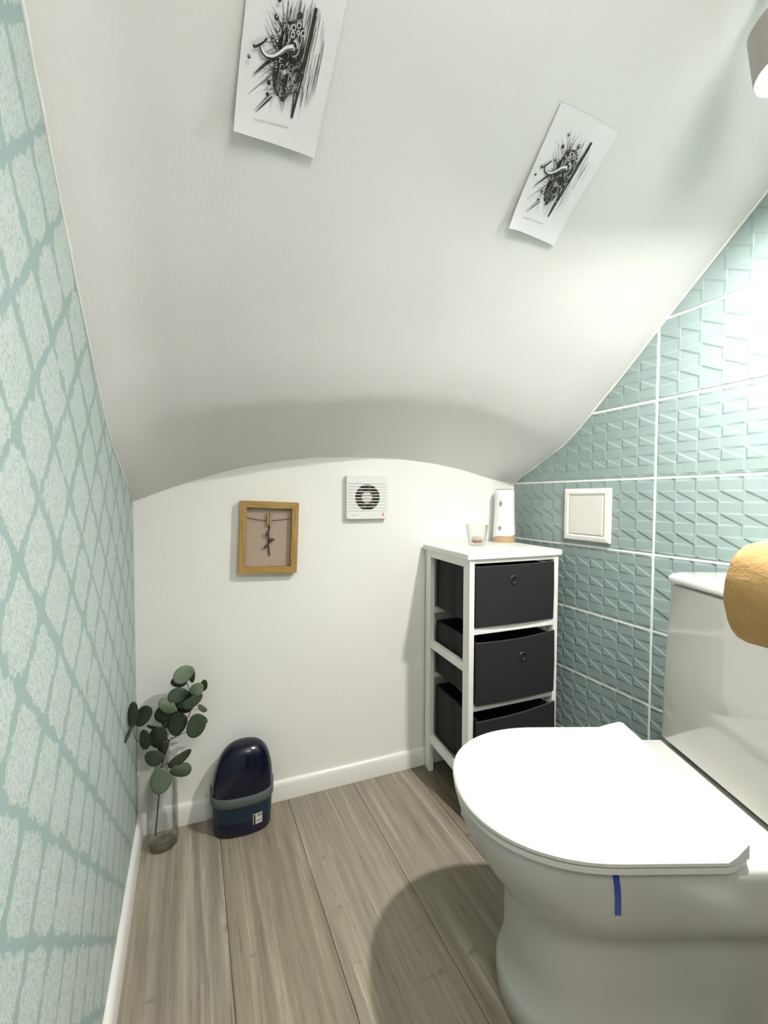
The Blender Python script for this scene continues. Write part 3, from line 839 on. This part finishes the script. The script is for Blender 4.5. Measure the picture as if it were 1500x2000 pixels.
# ------------------------------------------------------------------ paper prints on the sloping ceiling
def paper_print(label, corners, seed, dens, rich):
    """corners: TL, TR, BR, BL as plan (x, y); sheet follows the soffit, lower edge curls off it"""
    TL, TR, BR, BL = [Vector(c) for c in corners]
    def S(u, v, off=0):
        p = (TL*(1-u)+TR*u)*(1-v)+(BL*(1-u)+BR*u)*v
        nrm = ceil_n(p.x, p.y)
        base = Vector((p.x, p.y, ceil(p.x, p.y)))
        # chord between the ends keeps the sheet flatter than the wall
        g = .0022+.0035*math.sin(pi*v)*.6+.010*max(0, v-.55)**2*4*(1-.35*u)+.006*max(0, .5-u)*max(0, v-.2)*2
        return base+nrm*(g+off)
    c0 = S(.5, 1)
    t = thing('art_print', label, 'poster', c0, 0, None)
    bm = bmesh.new(); nu, nv = 12, 16
    F_ = [[bm.verts.new(S(i/nu, j/nv, .0004)-c0) for i in range(nu+1)] for j in range(nv+1)]
    K_ = [[bm.verts.new(S(i/nu, j/nv, 0)-c0) for i in range(nu+1)] for j in range(nv+1)]
    for j in range(nv):
        for i in range(nu):
            bm.faces.new((F_[j][i], F_[j][i+1], F_[j+1][i+1], F_[j+1][i])); bm.faces.new((K_[j][i], K_[j+1][i], K_[j+1][i+1], K_[j][i+1]))
    for i in range(nu):
        bm.faces.new((F_[0][i], K_[0][i], K_[0][i+1], F_[0][i+1])); bm.faces.new((F_[nv][i], F_[nv][i+1], K_[nv][i+1], K_[nv][i]))
    for j in range(nv):
        bm.faces.new((F_[j][0], F_[j+1][0], K_[j+1][0], K_[j][0])); bm.faces.new((F_[j][nu], K_[j][nu], K_[j+1][nu], F_[j+1][nu]))
    obj('paper_sheet', bm, M['paper'], t, smooth=60)
    # charcoal drawing of an ornate door lever and lock plate: flat ink shapes on the sheet
    rr = random.Random(seed); ink = bmesh.new(); lay = ink.loops.layers.color.new('ink'); cnt = [0]
    def poly(uv, g):
        cnt[0] += 1; off = .0004+.00012+cnt[0]*2.2e-7
        vs = [ink.verts.new(S(u, v, off)-c0) for u, v in uv]
        f = ink.faces.new(vs); c = (g**2.2, g**2.2, g**2.2, 1)
        for l in f.loops: l[lay] = c
    A = 1.36                                       # sheet height / width
    def m(x, y):                                   # drawing space -> sheet uv (affine)
        X, Y = x-735, y-95; d_ = 640*1345+590*345
        return ((X*1345+590*Y)/d_, (640*Y-345*X)/d_)
    def stroke(p, q, w0, w1, g, bend=0):
        (u0, v0), (u1, v1) = p, q; n = 6; du, dv = u1-u0, (v1-v0)*A; L = math.hypot(du, dv) or 1; nx, ny = -dv/L, du/L
        prev = None
        for i in range(n+1):
            t_ = i/n; w = (w0+(w1-w0)*t_)*(.15+.85*math.sin(pi*min(max(t_, .04), .96))**.4)/2; b_ = bend*math.sin(pi*t_)
            cu, cv = u0+du*t_+nx*b_, v0+(dv*t_+ny*b_)/A
            cur = ((cu+nx*w, cv+ny*w/A), (cu-nx*w, cv-ny*w/A))
            if prev: poly([prev[0], prev[1], cur[1], cur[0]], g)
            prev = cur
    def curve(pts, w, g):
        P = spline([Vector((u, v*A, 0)) for u, v in pts], 5); prev = None; N_ = len(P)
        for i, p in enumerate(P):
            tt = (P[min(i+1, N_-1)]-P[max(i-1, 0)]).normalized(); ww = (w[0]+(w[1]-w[0])*i/(N_-1))/2
            a = (p.x-tt.y*ww, (p.y+tt.x*ww)/A); b = (p.x+tt.y*ww, (p.y-tt.x*ww)/A)
            if prev: poly([prev[0], prev[1], b, a], g)
            prev = (a, b)
    def disc(c, r, g, sx=1, n=14, rot=0):
        poly([(c[0]+r*sx*cos(2*pi*i/n+rot), c[1]+r*sin(2*pi*i/n+rot)/A) for i in range(n)], g)
    def ring_(c, r, w, g, a0=0, a1=2*pi):
        pts = [(c[0]+r*cos(a0+(a1-a0)*i/14), c[1]+r*sin(a0+(a1-a0)*i/14)/A) for i in range(15)]; curve(pts, (w, w), g)
    def drop(c, r):
        disc(c, r, .12); disc((c[0]-r*.1, c[1]-r*.25/A), r*.72, .55); disc((c[0]+r*.15, c[1]-r*.35/A), r*.35, .95)
    cen = m(835, 800)
    # soft grey haze of fine strokes
    for _ in range(int(170*dens)):
        a = rr.uniform(-2.75, -1.15) if rr.random() < .5 else rr.uniform(2.2, 3.3)
        r0 = rr.uniform(.02, .13); r1 = r0+rr.uniform(.06, .25); c = (cen[0]+rr.uniform(-.06, .07), cen[1]+rr.uniform(-.04, .22))
        g = rr.choice((.72, .6, .5, .8, .35))
        stroke((c[0]+r0*cos(a), c[1]+r0*sin(a)/A), (c[0]+r1*cos(a), c[1]+r1*sin(a)/A), rr.uniform(.002, .008), .001, g, rr.uniform(-.01, .01))
    # vertical grain of the door beside the plate
    for _ in range(int(150*dens)):
        x = rr.uniform(.38, .86); v0 = rr.uniform(.12, .62); L_ = rr.uniform(.06, .24)
        if (x-.60)**2/.07+(v0+L_/2-.45)**2/.10 > 1: continue
        stroke((x, v0), (x+rr.uniform(-.005, .005), v0+L_), rr.uniform(.002, .008), .002, rr.choice((.78, .62, .48, .3, .68, .85)))
    # dark edge of the door
    p0, p1 = m(1092, 535), m(672, 1385)
    stroke(p0, p1, .060, .052, .30); stroke((p0[0]-.012, p0[1]), (p1[0]-.006, p1[1]), .018, .014, .07); stroke((p0[0]+.016, p0[1]+.04), (p1[0]+.012, p1[1]-.05), .016, .010, .10)
    stroke((p0[0]-.034, p0[1]+.01), (p1[0]-.026, p1[1]-.03), .006, .004, .12); stroke((p0[0]-.024, p0[1]+.03), (p1[0]-.018, p1[1]-.05), .006, .006, .93)
    for _ in range(int(26*rich)):
        t_ = rr.uniform(.1, .9); stroke((p0[0]+(p1[0]-p0[0])*t_, p0[1]+(p1[1]-p0[1])*t_), (p0[0]+(p1[0]-p0[0])*(t_+.12), p0[1]+(p1[1]-p0[1])*(t_+.12)), .012, .006, rr.choice((.05, .1, .5)))
    # long rays
    for (x0, y0, x1, y1, w, g) in ((640, 870, 470, 975, .020, .10), (640, 885, 450, 1000, .008, .3), (600, 1000, 365, 1140, .010, .72), (560, 1180, 385, 1295, .018, .18),
                                    (560, 1150, 365, 1285, .008, .4), (700, 810, 672, 600, .007, .15), (730, 780, 690, 560, .006, .3), (745, 720, 718, 500, .005, .45), (820, 620, 868, 370, .006, .12),
                                    (830, 640, 940, 450, .009, .55), (840, 620, 905, 430, .006, .3), (560, 1150, 500, 1320, .004, .25), (800, 640, 760, 470, .006, .5), (650, 960, 500, 1080, .012, .55),
                                    (720, 860, 560, 920, .018, .25), (620, 1180, 600, 1340, .004, .15), (840, 1160, 760, 1330, .008, .6)):
        stroke(m(x0, y0), m(x1, y1), w*(.8+.3*rich), w*.4, g)
    # lock plate: dark body with pale scrolls
    body = [(840, 600), (930, 610), (965, 690), (930, 760), (915, 850), (880, 900), (850, 960), (820, 1060), (760, 1120), (710, 1180), (640, 1225), (600, 1170), (605, 1050), (640, 960), (670, 880), (720, 820), (730, 740), (770, 700), (800, 640)]
    def blob(pts, g): 
        cx = sum(p[0] for p in pts)/len(pts); cy = sum(p[1] for p in pts)/len(pts)
        for i in range(len(pts)):
            a, b = pts[i], pts[(i+1) % len(pts)]; poly([m(cx, cy), m(*a), m(*b)], g)
    blob([body[i] for i in (0, 1, 2, 3, 16, 17, 18)], .2); blob([body[i] for i in (3, 4, 5, 6, 13, 14, 15, 16)], .22); blob([body[i] for i in (6, 7, 8, 9, 10, 11, 12, 13)], .38)
    for _ in range(int(110*rich)):
        i_ = rr.randrange(3); bx = (rr.uniform(760, 940), rr.uniform(650, 880), rr.uniform(610, 810))[i_]; by = (rr.uniform(610, 780), rr.uniform(860, 1000), rr.uniform(980, 1190))[i_]
        c = m(bx, by); r = rr.uniform(.010, .026); a0 = rr.uniform(0, 6.28); ring_(c, r, .0075, rr.choice((.85, .7, .95, .5, .04, .06)), a0, a0+rr.uniform(2, 4.5))
    for _ in range(int(120*rich)):
        c = m(rr.uniform(620, 930), rr.uniform(880, 1190)) if rr.random() < .6 else m(rr.uniform(780, 950), rr.uniform(620, 760))
        if abs(c[0]-.5) > .16: continue
        stroke(c, (c[0]+rr.uniform(-.01, .02), c[1]+rr.uniform(.03, .08)), .010, .004, rr.choice((.05, .6, .9, .05, .8, .1)))
    # crowning flourish
    for (x, y, r) in ((880, 650, .022), (925, 640, .020), (940, 700, .020), (860, 700, .018), (905, 690, .014)):
        ring_(m(x, y), r, .009, .92); disc(m(x, y), r*.55, .05)
    # rose of the lever and drop pendant
    disc(cen, .075, .12); ring_(cen, .066, .014, .82); ring_((cen[0], cen[1]-.006), .044, .012, .95, 3.0, 6.4); disc((cen[0], cen[1]+.012), .034, .45); disc((cen[0]+.008, cen[1]+.004), .016, .85)
    k0 = m(690, 1010)
    curve([m(735, 960), m(760, 1020), m(745, 1080), m(700, 1110)], (.016, .012), .78); curve([m(690, 960), m(655, 1020), m(640, 1090), m(660, 1150)], (.014, .010), .7); disc(m(715, 985), .020, .9); disc(m(715, 985), .011, .08)
    curve([m(620, 1080), m(625, 1150), m(665, 1180), m(710, 1150)], (.010, .012), .65)
    disc(m(632, 1212), .018, .06)
    # lever: a swan-necked handle with a cross-bar end
    lv = [m(590, 755), m(590, 800), m(612, 838), m(660, 850), m(720, 830), m(780, 800), m(835, 800)]
    curve(lv, (.026, .062), .06); curve([(u+.004, v-.004) for u, v in lv], (.012, .044), .96); curve([(u+.004, v+.006) for u, v in lv[2:]], (.006, .012), .45)
    curve([m(532, 752), m(560, 752), m(600, 738), m(630, 722), m(655, 708)], (.030, .020), .10); curve([m(548, 744), m(590, 730), m(632, 712)], (.010, .010), .90)
    for (x, y, r) in ((828, 440, .016), (772, 560, .020), (950, 570, .022), (476, 830, .014), (565, 1055, .018), (525, 1150, .015), (722, 738, .018), (700, 700, .014), (640, 1030, .012)):
        drop(m(x, y), r*(.9+.25*rich))
    o = obj('charcoal_drawing', ink, M['ink'], t, recalc=False)
    # caption
    cp = text_bm('MOMENT TRANSMISSION', .05); xs_ = [v.co.x for v in cp.verts]; Lx = max(xs_)
    ua, ub = m(345, 1358), m(618, 1472)
    for v in cp.verts:
        f_ = v.co.x/Lx; hgt = v.co.y/.05*.030
        u = ua[0]+(ub[0]-ua[0])*f_; vv = ua[1]+(ub[1]-ua[1])*f_-hgt/A
        v.co = S(u, vv+.008, .0007)-c0
    obj('caption', cp, M['ink_grey'], t, recalc=False)
    return t
paper_print('white print of a charcoal door handle, nearer the frame top on the sloped ceiling', [(.0668, .5020), (.1843, .5060), (.1750, .6404), (.0552, .6248)], 11, 1.5, 1.3)
paper_print('white print of a charcoal door handle, tilted, on the ceiling beside the lamp', [(.5800, .5374), (.7287, .5391), (.7293, .6930), (.5923, .6883)], 5, .8, .9)

# ------------------------------------------------------------------ ceiling lamp (lit)
cz_ = ceil(LAMP.x, LAMP.y)
lamp = thing('ceiling_spotlight', 'taupe ceiling spotlight with a glowing white bulb near the tiled wall', 'lamp', (LAMP.x, LAMP.y, cz_-.001), 0)
Lz = LAMP.z-cz_+.001
nrm = ceil_n(LAMP.x, LAMP.y)
obj('mount_plate', loft([[Vector(nrm*h)+nrm.orthogonal().normalized()*r*cos(2*pi*i/28)+nrm.cross(nrm.orthogonal().normalized())*r*sin(2*pi*i/28) for i in range(28)] for r, h in ((.038, .0), (.038, .008), (.034, .011))]), M['bronze'], lamp, smooth=50)
top_z = Lz+.052
sh_ = obj('shade', lathe([(.012, top_z+.022), (.022, top_z+.016), (.0335, top_z), (.0378, Lz-.028), (.0364, Lz-.028), (.0320, top_z-.002), (.015, top_z+.010)], 32, 0, 0, True, True), M['bronze'], lamp, smooth=40)
obj('stem', tube([(nrm.x*.008, nrm.y*.008, nrm.z*.008), (0, .017, top_z+.012)], .007, 10), M['bronze'], lamp, smooth=50)
bb = [(BULB_R*sin(t), Lz-BULB_R*cos(t)) for t in [radians(a) for a in range(6, 150, 12)]]+[(.013, Lz+.035), (.013, Lz+.048)]
bl_ = obj('bulb', lathe(bb, 32), M['bulb'], lamp, smooth=60)
TILT = Matrix.Translation((0, 0, Lz)) @ Matrix.Rotation(radians(-11), 4, 'X') @ Matrix.Translation((0, 0, -Lz))   # the spot is aimed slightly back into the room
sh_.data.transform(TILT); bl_.data.transform(TILT)

# added fill light in mid-air behind the camera, brightens ceiling and walls, no fitting
l2 = bpy.data.lights.new('fill_light', 'POINT'); l2.shadow_soft_size = .22; l2.energy = FILL_POWER; l2.color = (1, .965, .91)
lo = bpy.data.objects.new('fill_light', l2); C.objects.link(lo); lo.location = FILL_LOC

# ------------------------------------------------------------------ waste bin
bin_ = thing('waste_bin', 'small navy bin with grey rim and domed lid by the baseboard', 'bin', (.1245, 1.2375, 0), radians(-6))
def sup(rx, ry, z, n=48, p=2.6, dx=0, dy=0):
    out = []
    for i in range(n):
        t = 2*pi*i/n; c_, s_ = cos(t), sin(t)
        out.append((dx+rx*math.copysign(abs(c_)**(2/p), c_), dy+ry*math.copysign(abs(s_)**(2/p), s_), z))
    return out
obj('base', loft([sup(.074, .047, .0005), sup(.078, .050, .004), sup(.080, .051, .040)]), M['navy_base'], bin_, smooth=50)
obj('body', loft([sup(.0801, .0512, .0402), sup(.083, .053, .088)]), M['teal_plastic'], bin_, smooth=50)
obj('rim', loft([sup(.0850, .0545, .0882), sup(.0868, .0562, .090), sup(.0872, .0565, .112), sup(.0855, .055, .1145)]), M['grey_rim'], bin_, smooth=50)
dome = []
for i in range(17):
    t = i/16*pi/2; k = cos(t)**.62 if i < 16 else .02
    dome.append(sup(.0835*k, .0525*k, .1148+.128*sin(t)**1.04, p=2.6-.5*i/16, dx=.008*sin(t), dy=.006*sin(t)))
ld = obj('lid', loft(dome), M['navy'], bin_, smooth=60)
# finger recess on the lid
b = bmesh.new(); V = []
for j in range(6):
    for_ = []
    for i in range(9):
        u = -1+2*i/8; v_ = j/5; x = .012+u*.017; ang = radians(38+v_*16)
        yy = -.0525*cos(ang)**.62*(1-abs(x/.085)**2.3)**.42-.0005+.006*sin(ang); zz = .1148+.128*sin(ang)**1.04+.004*(1-u*u)
        for_.append(b.verts.new((x, yy-.0012*(1-u*u), zz)))
    V.append(for_)
for j in range(5):
    for i in range(8): b.faces.new((V[j][i], V[j][i+1], V[j+1][i+1], V[j+1][i]))
r_ = bmesh.ops.extrude_face_region(b, geom=b.faces[:]); bmesh.ops.translate(b, verts=[v for v in r_['geom'] if isinstance(v, bmesh.types.BMVert)], vec=(0, .003, -.001))
obj('finger_grip', b, M['navy'], ld, smooth=50)
# side hinges
for s in (-1, 1):
    obj('hinge_pin', tube([(s*.083, .004, .121), (s*.0868, .004, .121)], .0075, 14), M['grey_rim'], ld, smooth=50)
# sticker wrapped on front right
def bin_face(x, z, off):
    rx = interp(z, [.004, .040, .088], [.078, .080, .083]); ry = interp(z, [.004, .040, .088], [.050, .051, .053])
    return Vector((x, -ry*(1-abs(x/rx)**2.6)**(1/2.6)-off, z))
def patch(x0, x1, z0, z1, off, mat, nm, parent, k=0):
    b = bmesh.new(); V = []
    for i in range(5):
        x = x0+(x1-x0)*i/4; V.append([b.verts.new(bin_face(x, z, o_)) for z in (z0, z1) for o_ in (off, off-.0004)])
    for i in range(4):
        a, c = V[i], V[i+1]
        for q in ((a[0], c[0], c[2], a[2]), (a[1], a[3], c[3], c[1]), (a[0], a[1], c[1], c[0]), (a[2], c[2], c[3], a[3])): b.faces.new(q)
    b.faces.new((V[0][0], V[0][2], V[0][3], V[0][1])); b.faces.new((V[4][0], V[4][1], V[4][3], V[4][2]))
    return obj(nm, b, mat, parent)
st = patch(.028, .053, .027, .058, .0010, M['sticker'], 'price_sticker', bin_)
patch(.0300, .0345, .027, .056, .0013, M['sticker_bar'], 'sticker_bar', st)
patch(.040, .051, .048, .055, .0013, M['sticker_grey'], 'sticker_print', st); patch(.0375, .051, .034, .037, .0013, M['sticker_grey'], 'sticker_print', st)

# ------------------------------------------------------------------ glass bottle vase with eucalyptus
vp = (-.0815, 1.2555)
vase = thing('bottle_vase', 'clear glass bottle vase standing in the floor corner', 'vase', (vp[0], vp[1], 0), 0)
pr = [(.034, .0), (.0385, .004), (.0395, .012), (.0388, .06), (.0385, .13), (.0375, .165), (.031, .192), (.0205, .212), (.0175, .228), (.0175, .245), (.0205, .250), (.0208, .256), (.0190, .2575),
      (.0170, .255), (.0155, .245), (.0155, .228), (.0185, .211), (.029, .190), (.0352, .164), (.0362, .13), (.0365, .06), (.0365, .014), (.030, .010), (.014, .014)]
obj('bottle', lathe(pr, 48), M['glass'], vase, smooth=60)

eu = thing('eucalyptus_branch', 'green eucalyptus branch with round leaves standing in the glass bottle', 'branch', (vp[0], vp[1], .015), 0)
# points in metres around the bottle's axis
main = [(-0.0177, -0.008, 0.0176), (-0.0128, -0.006, 0.067), (-0.0076, -0.002, 0.128), (-0.0052, 0.0, 0.1842), (0.0026, -0.002, 0.2125), (0.0112, -0.008, 0.243), (0.0202, -0.012, 0.2753), (0.0404, -0.016, 0.2868), (0.0555, -0.02, 0.3157), (0.073, -0.022, 0.3512), (0.073, -0.024, 0.3897), (0.068, -0.026, 0.4188), (0.0606, -0.028, 0.4384)]
mp_ = spline(main, 5); rr = [.0020-.0012*i/(len(mp_)-1) for i in range(len(mp_))]
sb = obj('stem', tube(mp_, rr, 8), M['stem'], eu, smooth=60)
sides = [[(0.0202, -0.012, 0.2753), (0.0, -0.01, 0.2789), (-0.0237, -0.026, 0.2936), (-0.0456, -0.076, 0.3227), (-0.0516, -0.106, 0.3588), (-0.0532, -0.118, 0.3879)],
         [(0.0253, -0.014, 0.2804), (0.0481, -0.024, 0.291), (0.0668, -0.028, 0.2978)],
         [(0.0177, -0.011, 0.2668), (0.0099, -0.006, 0.2991), (0.0071, -0.002, 0.3258), (0.0171, 0.0, 0.3631)],
         [(-0.005, -0.002, 0.1854), (0.0102, -0.012, 0.2135), (0.0255, -0.018, 0.2076)],
         [(0.0404, -0.016, 0.2868), (0.0478, -0.01, 0.3297), (0.0426, -0.006, 0.3691)]]
for s_ in sides:
    q = spline(s_, 5); obj('side_twig', tube(q, [.0012-.0005*i/(len(q)-1) for i in range(len(q))], 6), M['stem'], eu, smooth=60)
attach = [Vector(p) for p in mp_]+[Vector(p) for s_ in sides for p in spline(s_, 5)]
LEAVES = [  # x, y, z, half width, half height, turn (deg), tone, tilt, variation seed
    (0.057, -0.03, 0.4563, 92, 62, 8, 'l', 30, 625), (0.045, -0.02, 0.4345, 72, 48, -5, 'd', 10, 578), (0.0767, -0.018, 0.4454, 30, 60, 5, 'd', 5, 705), (0.089, -0.04, 0.4129, 60, 58, 0, 'l', 15, 755), (0.1057, -0.026, 0.4132, 36, 58, -10, 'd', 40, 822),
    (0.0413, -0.026, 0.3994, 84, 56, 0, 'm', 20, 562), (0.0168, -0.032, 0.3783, 84, 52, -35, 'l', 20, 462), (0.0026, -0.018, 0.3509, 64, 68, 0, 'd', 10, 408), (0.0579, -0.016, 0.3793, 90, 62, 15, 'd', 15, 630), (0.0785, -0.04, 0.3814, 92, 48, 20, 'm', 30, 712),
    (0.1031, -0.036, 0.3547, 52, 26, -45, 'l', 30, 812), (0.0878, -0.034, 0.3102, 84, 100, -15, 'm', 10, 750), (0.1097, -0.026, 0.3187, 12, 52, 20, 'm', 60, 838), (0.0394, -0.022, 0.3204, 82, 90, 0, 'd', 10, 555), (-0.0061, -0.022, 0.2947, 76, 88, 10, 'd', 10, 372),
    (-0.0356, -0.036, 0.302, 46, 82, 5, 'd', 15, 248), (-0.0158, -0.016, 0.32, 66, 16, -12, 'd', 30, 335), (-0.0522, -0.121, 0.4154, 38, 86, -5, 'd', 8, 140), (-0.0327, -0.086, 0.3898, 60, 84, -35, 'd', 15, 240), (-0.0559, -0.161, 0.3891, 12, 62, -25, 'm', 5, 102),
    (-0.0163, -0.032, 0.2451, 80, 74, -15, 'm', 25, 328), (0.0047, -0.024, 0.2612, 42, 60, -20, 'd', 20, 415), (0.0458, -0.028, 0.2259, 100, 38, 14, 'd', 30, 580), (0.0485, -0.036, 0.1964, 90, 50, -12, 'm', 20, 590),
    (0.0002, -0.042, 0.1831, 90, 100, -5, 'l', 12, 392), (0.0253, -0.012, 0.3306, 80, 70, 10, 'd', 10, 500), (0.0603, -0.01, 0.3582, 70, 60, 0, 'd', 10, 640)]
rl = random.Random(3)
for (lx, ly, lz, rx, ry, rot, tone, tilt, cx) in LEAVES:
    cpt = Vector((lx, ly, lz)); k = .000282; kz = .000345; ra = radians(rot)
    base = min(attach, key=lambda p: (p-cpt).length-.2*0)
    d2 = Vector((base.x-cpt.x, 0, base.z-cpt.z)); 
    if d2.length < 1e-4: d2 = Vector((0, 0, -1))
    b = bmesh.new(); N_ = 22; V = []
    ba = math.atan2(d2.z, d2.x)
    for rr_ in (0, .5, .85, 1.0):
        ring = []
        for i in range(N_):
            t = 2*pi*i/N_; ex, ez = rx*cos(t)*rr_, ry*sin(t)*rr_
            X = (ex*cos(ra)-ez*sin(ra))*k; Z = (ex*sin(ra)+ez*cos(ra))*kz
            # draw the outline to a point towards the petiole
            dirn = math.cos(math.atan2(Z, X)-ba); f = 1+.13*max(0, dirn)**6*rr_
            cup = .0035*rr_**2*math.sin(2*t+cx)+.0045*rr_**2
            tl_ = math.tan(radians(tilt))*(X*cos(cx*.01)+Z*sin(cx*.013+.6))*.55
            p = Vector((X*f, cup+tl_, Z*f)); ring.append(b.verts.new(p+cpt))
        V.append(ring)
    for A_, B_ in zip(V[1:], V[2:]):
        for i in range(N_): b.faces.new((A_[i], A_[(i+1) % N_], B_[(i+1) % N_], B_[i]))
    c_ = b.verts.new(cpt)
    for v in V[0]: b.verts.remove(v)
    for i in range(N_): b.faces.new((c_, V[1][i], V[1][(i+1) % N_]))
    o = obj('leaf', b, M['leaf_'+tone], eu, smooth=80)
    sm = o.modifiers.new('thick', 'SOLIDIFY'); sm.thickness = .0006; sm.offset = 0
    # petiole
    edge = cpt+d2.normalized()*min(d2.length*.9, (rx*k+ry*kz)/2*.9)
    if (base-edge).length > .004:
        mid = (base+edge)/2+Vector((0, -.001, -.002))
        obj('petiole', tube(spline([base, mid, edge], 3), .0006, 5), M['stem'], o, smooth=60)

# ------------------------------------------------------------------ paper roll on a floor stand, brush holder
RX, RZ_, RR = .553, .8500, .0558
st_ = thing('paper_holder_stand', 'steel toilet roll stand, mostly out of frame at the right edge', 'stand', (RX, .085, 0), 0)
obj('foot', lathe([(.075, .0005), (.078, .003), (.076, .010), (.02, .014), (.012, .02)], 40), M['chrome'], st_, smooth=40)
obj('pole', lathe([(.008, .018), (.008, RZ_+.002)], 20), M['chrome'], st_, smooth=50)
obj('arm', tube([(0, 0, RZ_+.012-.020), (0, .004, RZ_+.014-.002), (0, .02, RZ_+.0135), (0, .145, RZ_+.0135)], .0055, 14), M['chrome'], st_, smooth=50)
ro = thing('toilet_roll', 'unbleached brown toilet paper roll at the right edge above the cistern', 'toilet roll', (RX, .1955, RZ_), 0)
bm = bmesh.new(); NN = 72; hl = .047; rr2 = random.Random(2)
secs = [(-hl, .021), (-hl, RR-.006), (-hl+.002, RR-.0015), (-hl+.006, RR), (-.02, RR), (.0, RR), (.02, RR), (hl-.012, RR-.0002), (hl-.005, RR-.0028), (hl-.0015, RR-.0075), (hl, RR-.013), (hl+.0005, RR-.022), (hl, .021)]
def rwob(a, y): return .0006*sin(3*a+20*y)+.0005*sin(7*a-35*y)+.0004*sin(13*a+60*y)
V = [[bm.verts.new(((r+(rwob(2*pi*i/NN, y) if r > .03 else 0))*cos(2*pi*i/NN), y, (r+(rwob(2*pi*i/NN, y) if r > .03 else 0))*sin(2*pi*i/NN))) for i in range(NN)] for y, r in secs]
for a, b in zip(V, V[1:]+V[:1]):
    for i in range(NN): bm.faces.new((a[i], a[(i+1) % NN], b[(i+1) % NN], b[i]))
obj('paper', bm, M['roll'], ro, smooth=70)
bm = bmesh.new(); V = [[bm.verts.new((r*cos(2*pi*i/32), y, r*sin(2*pi*i/32))) for i in range(32)] for y, r in ((-hl, .0208), (hl, .0208), (hl, .0196), (-hl, .0196))]
for a, b in zip(V, V[1:]+V[:1]):
    for i in range(32): bm.faces.new((a[i], a[(i+1) % 32], b[(i+1) % 32], b[i]))
obj('core', bm, M['card'], ro, smooth=60)

bh = thing('brush_holder', 'pale toilet brush holder just showing in the lower right corner', 'brush holder', (.742, .225, 0), 0)
obj('pot', lathe([(.044, .0005), (.046, .003), (.045, .235), (.047, .24), (.0465, .246), (.043, .247), (.042, .236), (.040, .02), (.02, .016)], 40), M['plastic'], bh, smooth=50)
obj('lid', lathe([(.0415, .2475), (.041, .252), (.02, .258), (.009, .262)], 36), M['plastic'], bh, smooth=50)
obj('handle', lathe([(.008, .26), (.007, .30), (.008, .37), (.005, .376)], 20), M['chrome'], bh, smooth=50)
